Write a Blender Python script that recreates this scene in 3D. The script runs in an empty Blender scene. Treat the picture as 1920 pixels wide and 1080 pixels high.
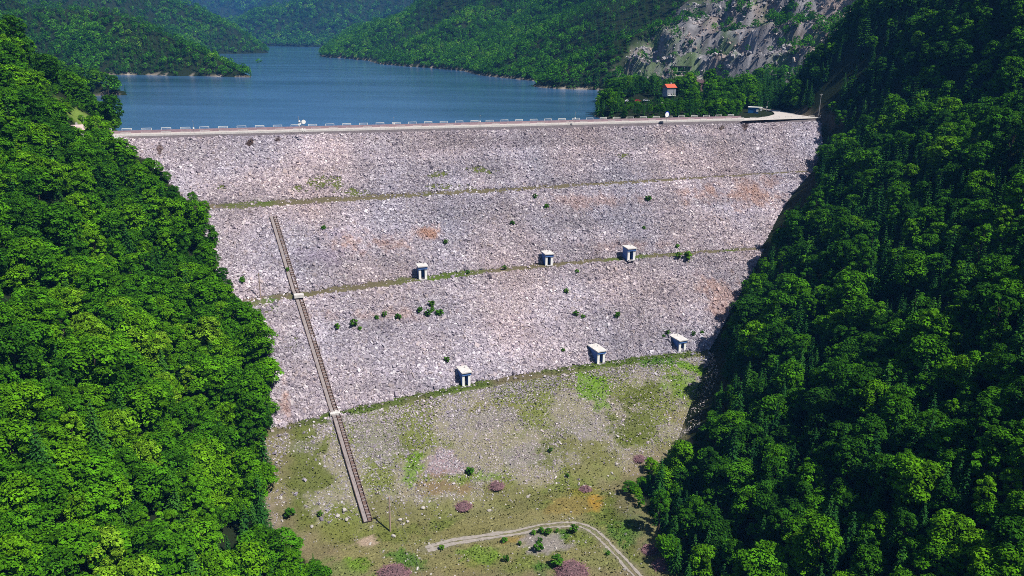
import bpy, math, random
import numpy as np
from mathutils import Matrix, Vector

# ------------------------------------------------------------------ camera, sky, sun, exposure
CAM = np.array([0.0, 0.0, 38.0]); FPX = 28/36*1920
PITCH = math.atan((540-64)/FPX); ROLL = math.radians(0.8)
scene = bpy.context.scene
R3 = Matrix.Rotation(math.radians(90)-PITCH, 4, 'X') @ Matrix.Rotation(ROLL, 4, 'Z')
cam = bpy.data.objects.new('camera', bpy.data.cameras.new('camera'))
scene.collection.objects.link(cam)
cam.matrix_world = Matrix.Translation(Vector(CAM)) @ R3
cam.data.lens = 28; cam.data.sensor_width = 36; cam.data.clip_start = 1; cam.data.clip_end = 20000
scene.camera = cam
SUN_EL = math.radians(56); SUN_H = np.array([0.85, -0.527])
world = bpy.data.worlds.new('World'); scene.world = world; world.use_nodes = True
wn = world.node_tree; wn.nodes.clear()
sky = wn.nodes.new('ShaderNodeTexSky'); sky.sky_type = 'NISHITA'; sky.sun_disc = False
sky.sun_elevation = SUN_EL; sky.sun_rotation = math.atan2(SUN_H[0], SUN_H[1]); sky.altitude = 900
bgn = wn.nodes.new('ShaderNodeBackground'); bgn.inputs[1].default_value = 0.05
won = wn.nodes.new('ShaderNodeOutputWorld')
wn.links.new(sky.outputs[0], bgn.inputs[0]); wn.links.new(bgn.outputs[0], won.inputs[0])
sl = bpy.data.lights.new('sun', 'SUN'); sl.energy = 5.0; sl.angle = math.radians(0.5); sl.color = (1, 0.94, 0.83)
sun = bpy.data.objects.new('sun', sl); scene.collection.objects.link(sun)
sd = Vector((SUN_H[0]*math.cos(SUN_EL), SUN_H[1]*math.cos(SUN_EL), math.sin(SUN_EL)))
sun.rotation_euler = sd.to_track_quat('Z', 'Y').to_euler(); sun.location = (200, -200, 400)
scene.view_settings.view_transform = 'Standard'; scene.view_settings.look = 'None'
scene.view_settings.exposure = 0.6; scene.view_settings.gamma = 1
scene.cycles.use_denoising = False; scene.cycles.use_adaptive_sampling = False; scene.cycles.filter_width = 0.9
scene.cycles.max_bounces = 5; scene.cycles.diffuse_bounces = 2; scene.cycles.transmission_bounces = 2
scene.cycles.volume_bounces = 0; scene.cycles.transparent_max_bounces = 4

rng = np.random.default_rng(7); random.seed(7)
COL = scene.collection
RM = np.array(R3.to_3x3())

def ray(px, py):
    d = RM @ np.array([(px-960)/FPX, (540-py)/FPX, -1.0]); return d
def at(px, py, z):
    d = ray(px, py); return CAM + d*((z-CAM[2])/d[2])
def proj(x, y, z):                                # world -> photo pixels, depth
    P = np.stack([x-CAM[0], y-CAM[1], z-CAM[2]], -1) @ RM
    d = np.maximum(-P[..., 2], 1e-3)
    return 960+P[..., 0]/d*FPX, 540-P[..., 1]/d*FPX, -P[..., 2]

# ------------------------------------------------------------------ noise
def _h(i, j, s):
    n = (i*374761393 + j*668265263 + s*1442695041) & 0xffffffff
    n = ((n ^ (n >> 13))*1274126177) & 0xffffffff
    return ((n ^ (n >> 16)) & 0xffffff)/float(0xffffff)
def vn(x, y, s=0):
    xi = np.floor(x).astype(np.int64); yi = np.floor(y).astype(np.int64)
    fx = x-xi; fy = y-yi; fx = fx*fx*(3-2*fx); fy = fy*fy*(3-2*fy)
    return ((_h(xi, yi, s)*(1-fx)+_h(xi+1, yi, s)*fx)*(1-fy) + (_h(xi, yi+1, s)*(1-fx)+_h(xi+1, yi+1, s)*fx)*fy)*2-1
def fbm(x, y, s=0, o=4):
    v = 0; a = .5
    for k in range(o):
        v = v+a*vn(x, y, s+k*17); x = x*2.03+5.1; y = y*2.03-3.7; a *= .5
    return v
def sstep(a, b, x):
    t = np.clip((x-a)/(b-a), 0, 1); return t*t*(3-2*t)
def smax(a, b, k):
    h = np.clip(.5+.5*(a-b)/k, 0, 1); return b+(a-b)*h+k*h*(1-h)

# ------------------------------------------------------------------ the dam's lines (x -> y) at its levels
ZL = [0., -21., -44.5, -70., -88.]
def fit(pts, z, deg):
    P = np.array([at(a, b, z) for a, b in pts]); return np.polyfit(P[:, 0], P[:, 1], deg)
LN = [fit([(200,257),(570,245),(960,237),(1400,226),(1575,220)], ZL[0], 1),
      fit([(400,386),(700,370),(1100,345),(1525,320)], ZL[1], 1),
      fit([(470,562),(560,555),(790,523),(1030,492),(1180,485),(1435,465)], ZL[2], 2),
      fit([(560,795),(640,777),(900,722),(1130,680),(1340,660)], ZL[3], 2),
      fit([(520,970),(690,985),(960,940),(1180,890)], ZL[4], 1)]
p5 = at(690, 985, -88); LN[4] = np.array([.42, p5[1]-.42*p5[0]])
def line_y(k, x):
    x = np.clip(x, -190, 190) if k in (2, 3) else x
    return np.polyval(LN[k], x)
CRW = 9.0
BW = 3.2
def dam_z(x, y):
    ys = [line_y(k, x) for k in range(5)]
    for k in range(3, -1, -1): ys[k] = np.maximum(ys[k], ys[k+1]+14)
    z = np.full(np.shape(x), -88.)
    def seg(ya, yb, za, zb):
        return za+(zb-za)*np.clip((y-ya)/np.maximum(yb-ya, .1), 0, 1)
    z = seg(ys[4]-6, ys[3]-BW/2, -89.2, ZL[3])
    for k in (3, 2, 1):
        top = ys[k-1]-(BW/2 if k > 1 else 0)
        z = np.where(y > ys[k]+BW/2, seg(ys[k]+BW/2, top, ZL[k], ZL[k-1]), z)
    z = np.where(y > ys[0]+CRW, -(y-ys[0]-CRW)/1.8, z)
    return z

# ------------------------------------------------------------------ the terrain as swept ridges
def seg_ridge(x, y, pts, slope, r):
    best = np.full(np.shape(x), -1e9)
    for (ax, ay, az), (bx, by, bz) in zip(pts, pts[1:]):
        dx, dy = bx-ax, by-ay; t = np.clip(((x-ax)*dx+(y-ay)*dy)/(dx*dx+dy*dy), 0, 1)
        d = np.hypot(x-ax-t*dx, y-ay-t*dy)
        best = np.maximum(best, az+(bz-az)*t-slope*np.maximum(0, d-r))
    return best
RIDGES = [  # points, slope, flat radius, noise amplitude, noise size
    ([(-290,-200,70),(-253,0,72),(-232,100,70),(-215,250,66),(-222,300,62)], 1.0, 0, 7, 50),
    ([(-222,300,58),(-275,385,60),(-335,470,42),(-318,535,12),(-285,553,4),(-268,557,-3)], 1.2, 0, 5, 40),
    ([(-900,1050,130),(-620,960,78),(-470,925,56),(-400,890,46),(-330,845,22),(-262,798,-1)], .58, 0, 16, 120),
    ([(-1900,1300,420),(-1100,1500,280),(-850,1560,180),(-650,1680,88),(-590,1850,8),(-592,1900,-5)], .66, 0, 30, 240),
    ([(-1500,2700,90),(-900,2750,60),(-640,2700,150),(-360,2800,170),(100,2900,240),(900,3000,300)], .5, 0, 60, 330),
    ([(-3500,4900,640),(-1500,4800,520),(-700,4700,480),(400,4800,520),(3000,4900,700)], .42, 0, 120, 700),
    ([(-390,1990,30),(-180,1560,100),(120,1330,190),(420,1080,270),(800,900,420)], .56, 0, 36, 210),
    ([(60,720,20),(300,720,120),(480,640,200)], .62, 0, 16, 110),
    ([(84,455,-1.2),(120,440,-.4),(150,455,-.3),(135,530,3),(100,550,2)], .7, 34, 2.0, 40),
    ([(172,415,-.35),(196,408,-.35),(225,400,1)], .8, 20, .3, 30),
    ([(180,468,14),(200,468,58),(236,440,130),(290,390,190),(350,250,230),(420,0,230),(420,-200,230)], 1.45, 0, 9, 60),
    ([(250,430,2),(225,330,6),(225,200,8),(215,100,12),(210,0,15),(210,-200,15)], .84, 62, 5, 45),
]
def terrain(x, y):
    x = np.asarray(x, float); y = np.asarray(y, float)
    up = y-line_y(0, x)
    fl = -88.2+.6*fbm(x/22, y/22, 3)+np.where(y < 190, -(190-y)*.015, 0)
    z = np.where(up > 3, -24., fl)
    hill = np.full(x.shape, -1e3)
    for k, (pts, slope, r, amp, size) in enumerate(RIDGES):
        h = seg_ridge(x, y, pts, slope, r)
        near = sstep(-30, 60, h) if k > 1 else .6
        h = h+amp*near*(fbm(x/size, y/size, 40+k)*1.5+.25*fbm(x/size*3.3, y/size*3.3, 60+k))
        hill = smax(hill, h, 3.0)
    # the old quarry: stepped benches of bare rock
    q = quarry_mask(x, y)
    H = 24.; wq = 20*fbm(x/38, y/38, 9); f = (hill+wq)/H; st = (np.floor(f)+sstep(.62, .86, f-np.floor(f)))*H-wq
    rough = 9*np.abs(fbm(x/16, y/16, 21))+4.5*np.abs(fbm(x/7, y/7+hill/9, 22))+1.5*fbm(x/3.5, y/3.5, 23)
    hill = hill+(st-hill)*q*.9+rough*q-3*q
    z = smax(z, hill, 4.0)
    # keep the plaza behind the crest flat
    return z
def quarry_mask(x, y):
    n = fbm(x/45, y/45, 31)*.9
    a = 1-np.hypot((x-218)/130, (y-690)/118)+n*.55
    b = 1-np.hypot((x-88)/66, (y-582)/30)+n*.4
    c = 1-np.hypot((x-150)/40, (y-655)/40)+n*.9
    return np.maximum.reduce([sstep(0, .22, a), sstep(0, .2, b), sstep(0.1, .4, c)])
def ground(x, y):
    return np.maximum(terrain(x, y), np.where((y > line_y(4, x)-20) & (np.abs(x) < 215), dam_z(x, y), -1e3))
_gX = np.arange(-330, 331, 1.5); _gY = np.arange(100, 640, 1.5); _G = {}
def gfast(key, f):
    if key not in _G:
        a, b = np.meshgrid(_gX, _gY); _G[key] = f(a, b)
    G = _G[key]
    def g(x, y):
        u = np.clip((x-_gX[0])/1.5, 0, len(_gX)-1.001); v = np.clip((y-_gY[0])/1.5, 0, len(_gY)-1.001)
        i = u.astype(int); j = v.astype(int); a = u-i; b = v-j
        return (G[j, i]*(1-a)+G[j, i+1]*a)*(1-b)+(G[j+1, i]*(1-a)+G[j+1, i+1]*a)*b
    return g
def hit(px, py, f=None, tmin=60, tmax=7000):
    d = ray(px, py); f = f or ground
    g = gfast('t' if f is terrain else 'g', f); t = np.linspace(100, 700, 500); P = CAM+d*t[:, None]
    below = (P[:, 2] < g(P[:, 0], P[:, 1])) & (np.abs(P[:, 0]) < 328) & (P[:, 1] > 102) & (P[:, 1] < 636)
    i = int(np.argmax(below))
    if below[i]:
        a = P[max(i-1, 0)]; b = P[i]; ga, gb = g(np.array([a[0], b[0]]), np.array([a[1], b[1]])); k = (a[2]-ga)/max((a[2]-ga)-(b[2]-gb), 1e-6)
        return a+(b-a)*min(max(k, 0), 1)
    d = ray(px, py); f = f or ground
    t = np.exp(np.linspace(math.log(tmin), math.log(tmax), 300))
    P = CAM+d*t[:, None]; below = P[:, 2] < f(P[:, 0], P[:, 1])
    i = int(np.argmax(below))
    if not below[i]: return P[-1]
    lo, hi = t[max(i-1, 0)], t[i]
    for _ in range(14):
        m = (lo+hi)/2; p = CAM+d*m
        if p[2] < f(np.array([p[0]]), np.array([p[1]]))[0]: hi = m
        else: lo = m
    return CAM+d*hi

# ------------------------------------------------------------------ object helpers
def link(o, parent=None):
    COL.objects.link(o)
    if parent is not None: o.parent = parent
    return o
def tag(o, label=None, cat=None, group=None, kind=None):
    if label: o['label'] = label
    if cat: o['category'] = cat
    if group: o['group'] = group
    if kind: o['kind'] = kind
    return o
def empty(name, loc=(0,0,0), rz=0.0):
    o = bpy.data.objects.new(name, None); o.empty_display_size = .5
    o.location = loc; o.rotation_euler = (0, 0, rz); return link(o)
def mesh_np(name, V, Fc, mats, cols=None, smooth=False, extra=None):
    V = np.ascontiguousarray(V, np.float32).reshape(-1, 3); Fc = np.ascontiguousarray(Fc, np.int32)
    n, k = Fc.shape; m = bpy.data.meshes.new(name)
    m.vertices.add(len(V)); m.vertices.foreach_set('co', V.ravel())
    m.loops.add(n*k); m.loops.foreach_set('vertex_index', Fc.ravel())
    m.polygons.add(n); m.polygons.foreach_set('loop_start', np.arange(0, n*k, k, dtype=np.int32))
    m.polygons.foreach_set('use_smooth', np.full(n, smooth, bool))
    for t in (mats if isinstance(mats, (list, tuple)) else [mats]): m.materials.append(t)
    m.update(calc_edges=True)
    if cols is not None:
        a = m.color_attributes.new('Col', 'FLOAT_COLOR', 'POINT')
        c = np.ones((len(V), 4), np.float32); c[:, :cols.shape[1]] = cols; a.data.foreach_set('color', c.ravel())
    for nm, arr in (extra or {}).items():
        a = m.attributes.new(nm, 'FLOAT', 'POINT'); a.data.foreach_set('value', np.ascontiguousarray(arr, np.float32))
    return m
def obj_np(name, V, Fc, mats, parent=None, cols=None, smooth=False):
    return link(bpy.data.objects.new(name, mesh_np(name, V, Fc, mats, cols, smooth)), parent)
class MB:
    """collects boxes, tubes and quads that become one mesh"""
    def __init__(s): s.v = []; s.f = []
    def add(s, vs, fs):
        b = len(s.v); s.v += [tuple(map(float, p)) for p in vs]; s.f += [tuple(b+i for i in q) for q in fs]
    def box(s, c, size, rz=0.0, taper=1.0, rx=0.0):
        sx, sy, sz = [q/2 for q in size]; M = Matrix.Rotation(rz, 3, 'Z') @ Matrix.Rotation(rx, 3, 'X')
        vs = []
        for z in (-1, 1):
            t = taper if z > 0 else 1
            for a, b in ((-1,-1),(1,-1),(1,1),(-1,1)):
                v = M @ Vector((a*sx*t, b*sy*t, z*sz)); vs.append((c[0]+v.x, c[1]+v.y, c[2]+v.z))
        s.add(vs, [(0,3,2,1),(4,5,6,7),(0,1,5,4),(1,2,6,5),(2,3,7,6),(3,0,4,7)])
    def tube(s, pts, rad, n=6, r2=None):
        r2 = rad if r2 is None else r2; rings = []
        for i, p in enumerate(pts):
            a = Vector(pts[max(i-1, 0)]); b = Vector(pts[min(i+1, len(pts)-1)]); t = (b-a).normalized()
            u = t.cross(Vector((0,0,1)) if abs(t.z) < .9 else Vector((1,0,0))).normalized(); w = t.cross(u)
            r = rad+(r2-rad)*i/max(len(pts)-1, 1)
            rings.append([Vector(p)+(u*math.cos(q*2*math.pi/n)+w*math.sin(q*2*math.pi/n))*r for q in range(n)])
        b0 = len(s.v)
        for g in rings: s.v += [tuple(q) for q in g]
        for i in range(len(pts)-1):
            for q in range(n):
                s.f.append((b0+i*n+q, b0+i*n+(q+1)%n, b0+(i+1)*n+(q+1)%n, b0+(i+1)*n+q))
        s.f.append(tuple(b0+q for q in range(n))[::-1]); s.f.append(tuple(b0+(len(pts)-1)*n+q for q in range(n)))
    def mesh(s, name, mat):
        m = bpy.data.meshes.new(name); m.from_pydata(s.v, [], s.f); m.materials.append(mat); m.update(); return m
    def build(s, name, mat, parent=None):
        return link(bpy.data.objects.new(name, s.mesh(name, mat)), parent)
def copy_tree(o, parent=None):
    c = o.copy(); COL.objects.link(c)
    if parent is not None: c.parent = parent
    for ch in list(o.children): copy_tree(ch, c)
    return c

# ------------------------------------------------------------------ materials
def nt(name, rough=.8, spec=.2):
    m = bpy.data.materials.new(name); m.use_nodes = True; t = m.node_tree
    b = t.nodes['Principled BSDF']; b.inputs['Roughness'].default_value = rough
    b.inputs['Specular IOR Level'].default_value = spec; return m, t, b
def node(t, ty, **kw):
    n = t.nodes.new(ty)
    for k, v in kw.items(): setattr(n, k, v)
    return n
def noise(t, scale, detail=3, vec=None, rough=.6):
    n = node(t, 'ShaderNodeTexNoise'); n.inputs['Scale'].default_value = scale; n.inputs['Detail'].default_value = detail
    n.inputs['Roughness'].default_value = rough
    if vec is not None: t.links.new(vec, n.inputs['Vector'])
    return n
def mulcol(t, a, fac_out, lo, hi):
    """a * map(fac, 0..1 -> lo..hi)"""
    mr = node(t, 'ShaderNodeMapRange'); mr.inputs['To Min'].default_value = lo; mr.inputs['To Max'].default_value = hi
    t.links.new(fac_out, mr.inputs['Value'])
    mx = node(t, 'ShaderNodeMix', data_type='RGBA', blend_type='MULTIPLY'); mx.inputs[0].default_value = 1
    t.links.new(a, mx.inputs[6]); t.links.new(mr.outputs[0], mx.inputs[7]); return mx.outputs[2]
def plain(name, col, rough=.7, var=.25, scale=1.5, bump=0.0, metallic=0.0, spec=.3):
    m, t, b = nt(name, rough, spec); b.inputs['Metallic'].default_value = metallic
    g = node(t, 'ShaderNodeTexCoord'); n = noise(t, scale, 5, g.outputs['Object'])
    c = node(t, 'ShaderNodeRGB'); c.outputs[0].default_value = (*col, 1)
    t.links.new(mulcol(t, c.outputs[0], n.outputs[0], 1-var*1.6, 1+var*1.2), b.inputs['Base Color'])
    if bump:
        bp = node(t, 'ShaderNodeBump'); bp.inputs['Strength'].default_value = bump; bp.inputs['Distance'].default_value = .1
        t.links.new(n.outputs[0], bp.inputs['Height']); t.links.new(bp.outputs[0], b.inputs['Normal'])
    return m
def colmat(name, detail=((3.0, .5, 1.45), (.6, .75, 1.25)), bump=.6, dist=.3, rough=.9):
    """base colour from the mesh's own colour attribute, broken up by noise in world metres"""
    m, t, b = nt(name, rough, .1)
    a = node(t, 'ShaderNodeAttribute', attribute_name='Col'); g = node(t, 'ShaderNodeNewGeometry')
    c = a.outputs['Color']; first = None
    for sc, lo, hi in detail:
        n = noise(t, sc, 4, g.outputs['Position']); c = mulcol(t, c, n.outputs[0], lo, hi); first = first or n
    t.links.new(c, b.inputs['Base Color'])
    if bump:
        bp = node(t, 'ShaderNodeBump'); bp.inputs['Strength'].default_value = bump; bp.inputs['Distance'].default_value = dist
        t.links.new(first.outputs[0], bp.inputs['Height']); t.links.new(bp.outputs[0], b.inputs['Normal'])
    return m
def leafmat(name, ramp, sat_var=.25, trans=.2):
    """foliage: colour by the tree (random + the patch of wood it stands in) and by the leaf clump"""
    m = bpy.data.materials.new(name); m.use_nodes = True; t = m.node_tree; t.nodes.clear()
    oi = node(t, 'ShaderNodeObjectInfo'); n = noise(t, .022, 2, oi.outputs['Location'])
    ad = node(t, 'ShaderNodeMath', operation='MULTIPLY_ADD'); ad.inputs[1].default_value = .55
    t.links.new(oi.outputs['Random'], ad.inputs[0])
    mr = node(t, 'ShaderNodeMapRange'); mr.inputs['From Min'].default_value = .3; mr.inputs['From Max'].default_value = .7
    mr.inputs['To Min'].default_value = 0; mr.inputs['To Max'].default_value = .45
    t.links.new(n.outputs[0], mr.inputs['Value']); sx = node(t, 'ShaderNodeSeparateXYZ'); t.links.new(oi.outputs['Location'], sx.inputs[0])
    m2 = node(t, 'ShaderNodeMapRange'); m2.inputs['From Min'].default_value = -60; m2.inputs['From Max'].default_value = 60; m2.inputs['To Min'].default_value = .07; m2.inputs['To Max'].default_value = -.03
    t.links.new(sx.outputs[0], m2.inputs['Value']); a2 = node(t, 'ShaderNodeMath', operation='ADD'); t.links.new(mr.outputs[0], a2.inputs[0]); t.links.new(m2.outputs[0], a2.inputs[1])
    t.links.new(a2.outputs[0], ad.inputs[2])
    cr = node(t, 'ShaderNodeValToRGB'); e = cr.color_ramp.elements
    while len(e) < len(ramp): e.new(.5)
    for k, (p, c) in enumerate(ramp): e[k].position = p; e[k].color = (*c, 1)
    t.links.new(ad.outputs[0], cr.inputs[0])
    a = node(t, 'ShaderNodeAttribute', attribute_name='tone')
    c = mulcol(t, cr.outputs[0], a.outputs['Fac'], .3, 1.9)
    df = node(t, 'ShaderNodeBsdfDiffuse'); tr = node(t, 'ShaderNodeBsdfTranslucent'); mx = node(t, 'ShaderNodeMixShader')
    mx.inputs[0].default_value = trans
    t.links.new(c, df.inputs[0]); t.links.new(c, tr.inputs[0]); t.links.new(df.outputs[0], mx.inputs[1]); t.links.new(tr.outputs[0], mx.inputs[2])
    o = node(t, 'ShaderNodeOutputMaterial'); t.links.new(mx.outputs[0], o.inputs[0]); return m

M_LEAF = leafmat('broad_leaf', [(0, (.012,.042,.006)), (.3, (.026,.095,.006)), (.6, (.052,.165,.005)), (.85, (.095,.235,.006)), (1, (.17,.30,.02))])
M_LEAFF = leafmat('far_leaf', [(0, (.012,.050,.010)), (.3, (.03,.12,.010)), (.6, (.055,.20,.010)), (.85, (.09,.27,.012)), (1, (.16,.32,.03))])
M_NEEDLE = leafmat('needle_leaf', [(0, (.010,.045,.012)), (.5, (.022,.085,.014)), (1, (.05,.15,.018))], trans=.12)
M_BUSH = leafmat('bush_leaf', [(0, (.03,.09,.01)), (.5, (.05,.15,.012)), (1, (.10,.20,.02))])
M_BARK = plain('bark', (.07,.055,.042), .9, .4, 3)
M_TERR = colmat('terrain_soil', ((2.0, .3, 1.7), (.3, .7, 1.3)), .8, .6)
M_DAM = colmat('dam_fill', ((2.6, .2, 1.8), (.5, .7, 1.3)), .9, .35)
M_ROCK = colmat('facing_rock', ((2.6, .72, 1.28),), 0)
M_ROAD = plain('road_concrete', (.46,.42,.41), .85, .15, .4)
M_CONC = plain('pale_concrete', (.58,.56,.56), .8, .32, 1.6)
M_CONCG = plain('weathered_concrete', (.40,.39,.41), .85, .3, 1.6)
M_WHITE = plain('white_paint', (.84,.84,.84), .5, .12, 2)
M_BLUE = plain('blue_paint_and_shade', (.02,.15,.42), .5, .2, 2)
M_MAUVE = plain('mauve_parapet', (.28,.20,.235), .8, .3, 1)
M_RAIL = plain('pale_rail_paint', (.66,.68,.68), .5, .12, 2)
M_STEEL = plain('galvanised_steel', (.42,.43,.45), .45, .2, 3, metallic=.5)
M_DARK = plain('dark_opening', (.02,.02,.025), .9, .2)
M_RUST = plain('rusty_rail', (.13,.085,.075), .8, .35, 3)
M_SLEEP = plain('sleeper_concrete', (.215,.185,.19), .85, .35, 3)
M_DECK = plain('incline_slab', (.235,.205,.21), .85, .35, 1.2)
M_ROOFR = plain('red_tile', (.50,.09,.045), .7, .25, 3)
M_ROOFB = plain('brown_tile', (.13,.08,.09), .7, .25, 3)
M_WOOD = plain('weathered_pole', (.36,.27,.23), .8, .25, 2)
M_TWIG = plain('dead_twigs', (.27,.15,.18), .9, .45, .7)
M_STONE = plain('pale_boulder', (.42,.39,.38), .9, .35, 1.5, .5)
M_TRACK = plain('track_gravel', (.30,.27,.25), .95, .4, 1.1, .4)

# ------------------------------------------------------------------ painted areas: world ellipses found from their centre and half axes
def patch(px, py, rx, ry):
    c = hit(px, py)[:2]; a = (hit(px+rx, py)[:2]-hit(px-rx, py)[:2])/2; b = (hit(px, py+ry)[:2]-hit(px, py-ry)[:2])/2
    return c, np.linalg.inv(np.array([a, b]).T)
def pmask(P, x, y, rag=.5, seed=0, soft=.45):
    c, B = P; q = np.stack([x-c[0], y-c[1]], -1) @ B.T
    r_ = np.hypot(q[..., 0], q[..., 1]); out = np.zeros(np.shape(x)); k = r_ < 2.2
    if k.any():
        xx, yy = x[k], y[k]
        out[k] = sstep(0, soft, 1-r_[k]+rag*(1.8*fbm(xx/6, yy/6, 70+seed, 3)+1.5*fbm(xx/1.7, yy/1.7, 170+seed, 2)))
    return out
C_OLIVE = (.085,.105,.022); C_DRY = (.185,.165,.075); C_GREEN = (.045,.125,.012); C_LIME = (.10,.20,.012); C_DARKG = (.025,.06,.018)
C_GREY = (.19,.178,.172); C_ORANGE = (.27,.17,.03); C_PURP = (.26,.19,.22); C_RUST = (.34,.20,.15); C_BROWN = (.12,.085,.06); C_TAN = (.33,.25,.20)
PAINT = [  # px, py, rx, ry, colour, strength, how much rock stays (-1: leave)
    (570,880,50,75, C_OLIVE,.9,.05),(560,960,45,50, C_OLIVE,.9,.05),(560,835,45,12, C_GREY,.3,.7),
    (780,870,22,40, C_LIME,.75,.1),(760,840,20,20, C_OLIVE,.8,.2),(830,868,34,38, C_PURP,.9,.9),(820,905,70,26, (.15,.10,.045),.7,.2),(870,895,60,12, C_LIME,.55,.1),
    (1110,720,34,28, C_LIME,.8,.1),(1125,735,20,35, C_LIME,.7,.1),(1205,745,45,30, C_OLIVE,.85,.15),(1300,690,42,9, C_LIME,.9,.05),(1230,680,60,10, C_GREEN,.7,.05),
    (1295,725,45,35, C_LIME,.6,.1),(1190,800,60,40, C_OLIVE,.85,.1),(1280,790,40,16, C_DRY,.7,.2),(950,770,70,16, (.14,.14,.04),.7,.3),(1020,850,30,30, C_OLIVE,.7,.2),(1050,820,40,40, C_OLIVE,.6,.3),
    (1100,800,60,25, C_GREY,.5,.5),(980,855,40,30, C_GREY,.7,.5),(700,830,60,36, C_GREY,.6,.7),(905,790,90,30, C_GREY,.6,.75),(665,785,60,10, C_GREY,.8,.9),
    (960,930,90,30, (.13,.13,.05),.8,.1),(760,960,90,30, (.12,.12,.045),.8,.1),(880,960,60,20, (.16,.16,.07),.7,.1),(1120,850,70,30, (.13,.13,.05),.8,.1),
    (1095,945,75,20, (.19,.15,.05),.85,0),(1118,950,16,22, C_ORANGE,.95,0),(1080,925,34,12, (.17,.16,.03),.8,0),(1110,885,60,22, (.15,.15,.06),.7,0),
    (1170,990,50,40, C_GREEN,.75,0),(1150,960,30,30, C_OLIVE,.8,0),(1050,970,60,10, C_DRY,.8,0),
    (900,1040,50,22, C_LIME,.65,0),(960,1010,30,10, C_ORANGE,.45,0),(880,1070,45,20, (.16,.15,.05),.6,0),(1010,1065,28,24, C_GREEN,.95,0),(1060,1000,18,12, C_GREEN,.8,0),
    (1030,1020,50,22, (.23,.20,.21),.8,.1),(1120,1055,50,22, (.15,.16,.06),.7,0),(1180,1045,26,26, C_OLIVE,.7,0),
    (650,1068,60,26, C_LIME,.8,0),(760,1050,45,22, C_GREEN,.8,0),(735,1000,50,24, (.11,.13,.03),.8,0),(620,1010,50,30, (.12,.13,.035),.8,0),(680,1015,26,12, C_TAN,.9,0),(640,1038,40,8, C_DRY,.8,0),(850,1000,70,14, (.15,.14,.055),.8,0),
    (590,345,24,18, C_OLIVE,.95,.12),(560,352,22,12, C_OLIVE,.95,.12),(630,340,16,14, C_OLIVE,.95,.12),(890,318,34,8, C_OLIVE,.95,.12),(830,326,30,8, C_OLIVE,.95,.12),(660,360,40,6, C_OLIVE,.95,.12),(415,352,12,6, C_OLIVE,.95,.12),(820,350,60,7, C_OLIVE,.95,.12),(1165,292,24,6, C_OLIVE,.95,.12),
    (545,645,28,20, C_OLIVE,.75,.3),(500,575,34,20, C_GREEN,.8,.05),(530,740,16,60, C_TAN,.5,.7),(1365,520,24,40, (.11,.09,.05),.6,.7),
    (470,267,8,9, C_DARKG,.0,0),(1290,490,14,8, C_OLIVE,.8,.3),(840,552,40,16, (.2,.16,.11),.5,.8),(1000,540,60,14, (.22,.17,.12),.4,.9),
]
TINT = [  # stains on the rock itself
    (720,455,110,22, C_RUST,.55),(800,438,45,16, C_RUST,.9),(1380,368,110,26, C_RUST,.6),(1440,345,60,14, C_RUST,.45),(1100,378,120,16, C_RUST,.35),(1170,460,90,14, C_RUST,.3),
    (700,590,120,18, C_RUST,.3),(1350,560,50,60, C_RUST,.5),(950,270,120,12, (.18,.15,.18),.5),(1250,262,200,16, (.20,.19,.22),.45),
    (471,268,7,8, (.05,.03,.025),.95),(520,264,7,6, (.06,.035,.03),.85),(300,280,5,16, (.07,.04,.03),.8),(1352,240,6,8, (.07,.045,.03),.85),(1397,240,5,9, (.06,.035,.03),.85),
    (620,480,80,22, (.24,.2,.28),.5),(640,440,60,20, (.22,.2,.3),.5),(535,745,14,50, C_RUST,.6),
]
PAINT = [(patch(*p[:4]), *p[4:]) for p in PAINT]
TINT = [(patch(*p[:4]), *p[4:]) for p in TINT]
TRACK_PX = [(800,1030),(850,1016),(905,1008),(960,1000),(1010,989),(1050,984),(1084,984.5),(1108,993),(1128,1009),(1148,1030),(1172,1055),(1198,1083),(1225,1120)]
TRACK = np.array([hit(*p)[:2] for p in TRACK_PX])
def near_poly(x, y, P):
    d = np.full(np.shape(x), 1e9)
    for a, b in zip(P, P[1:]):
        e = b-a; t = np.clip(((x-a[0])*e[0]+(y-a[1])*e[1])/(e@e), 0, 1)
        d = np.minimum(d, np.hypot(x-a[0]-t*e[0], y-a[1]-t*e[1]))
    return d

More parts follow.
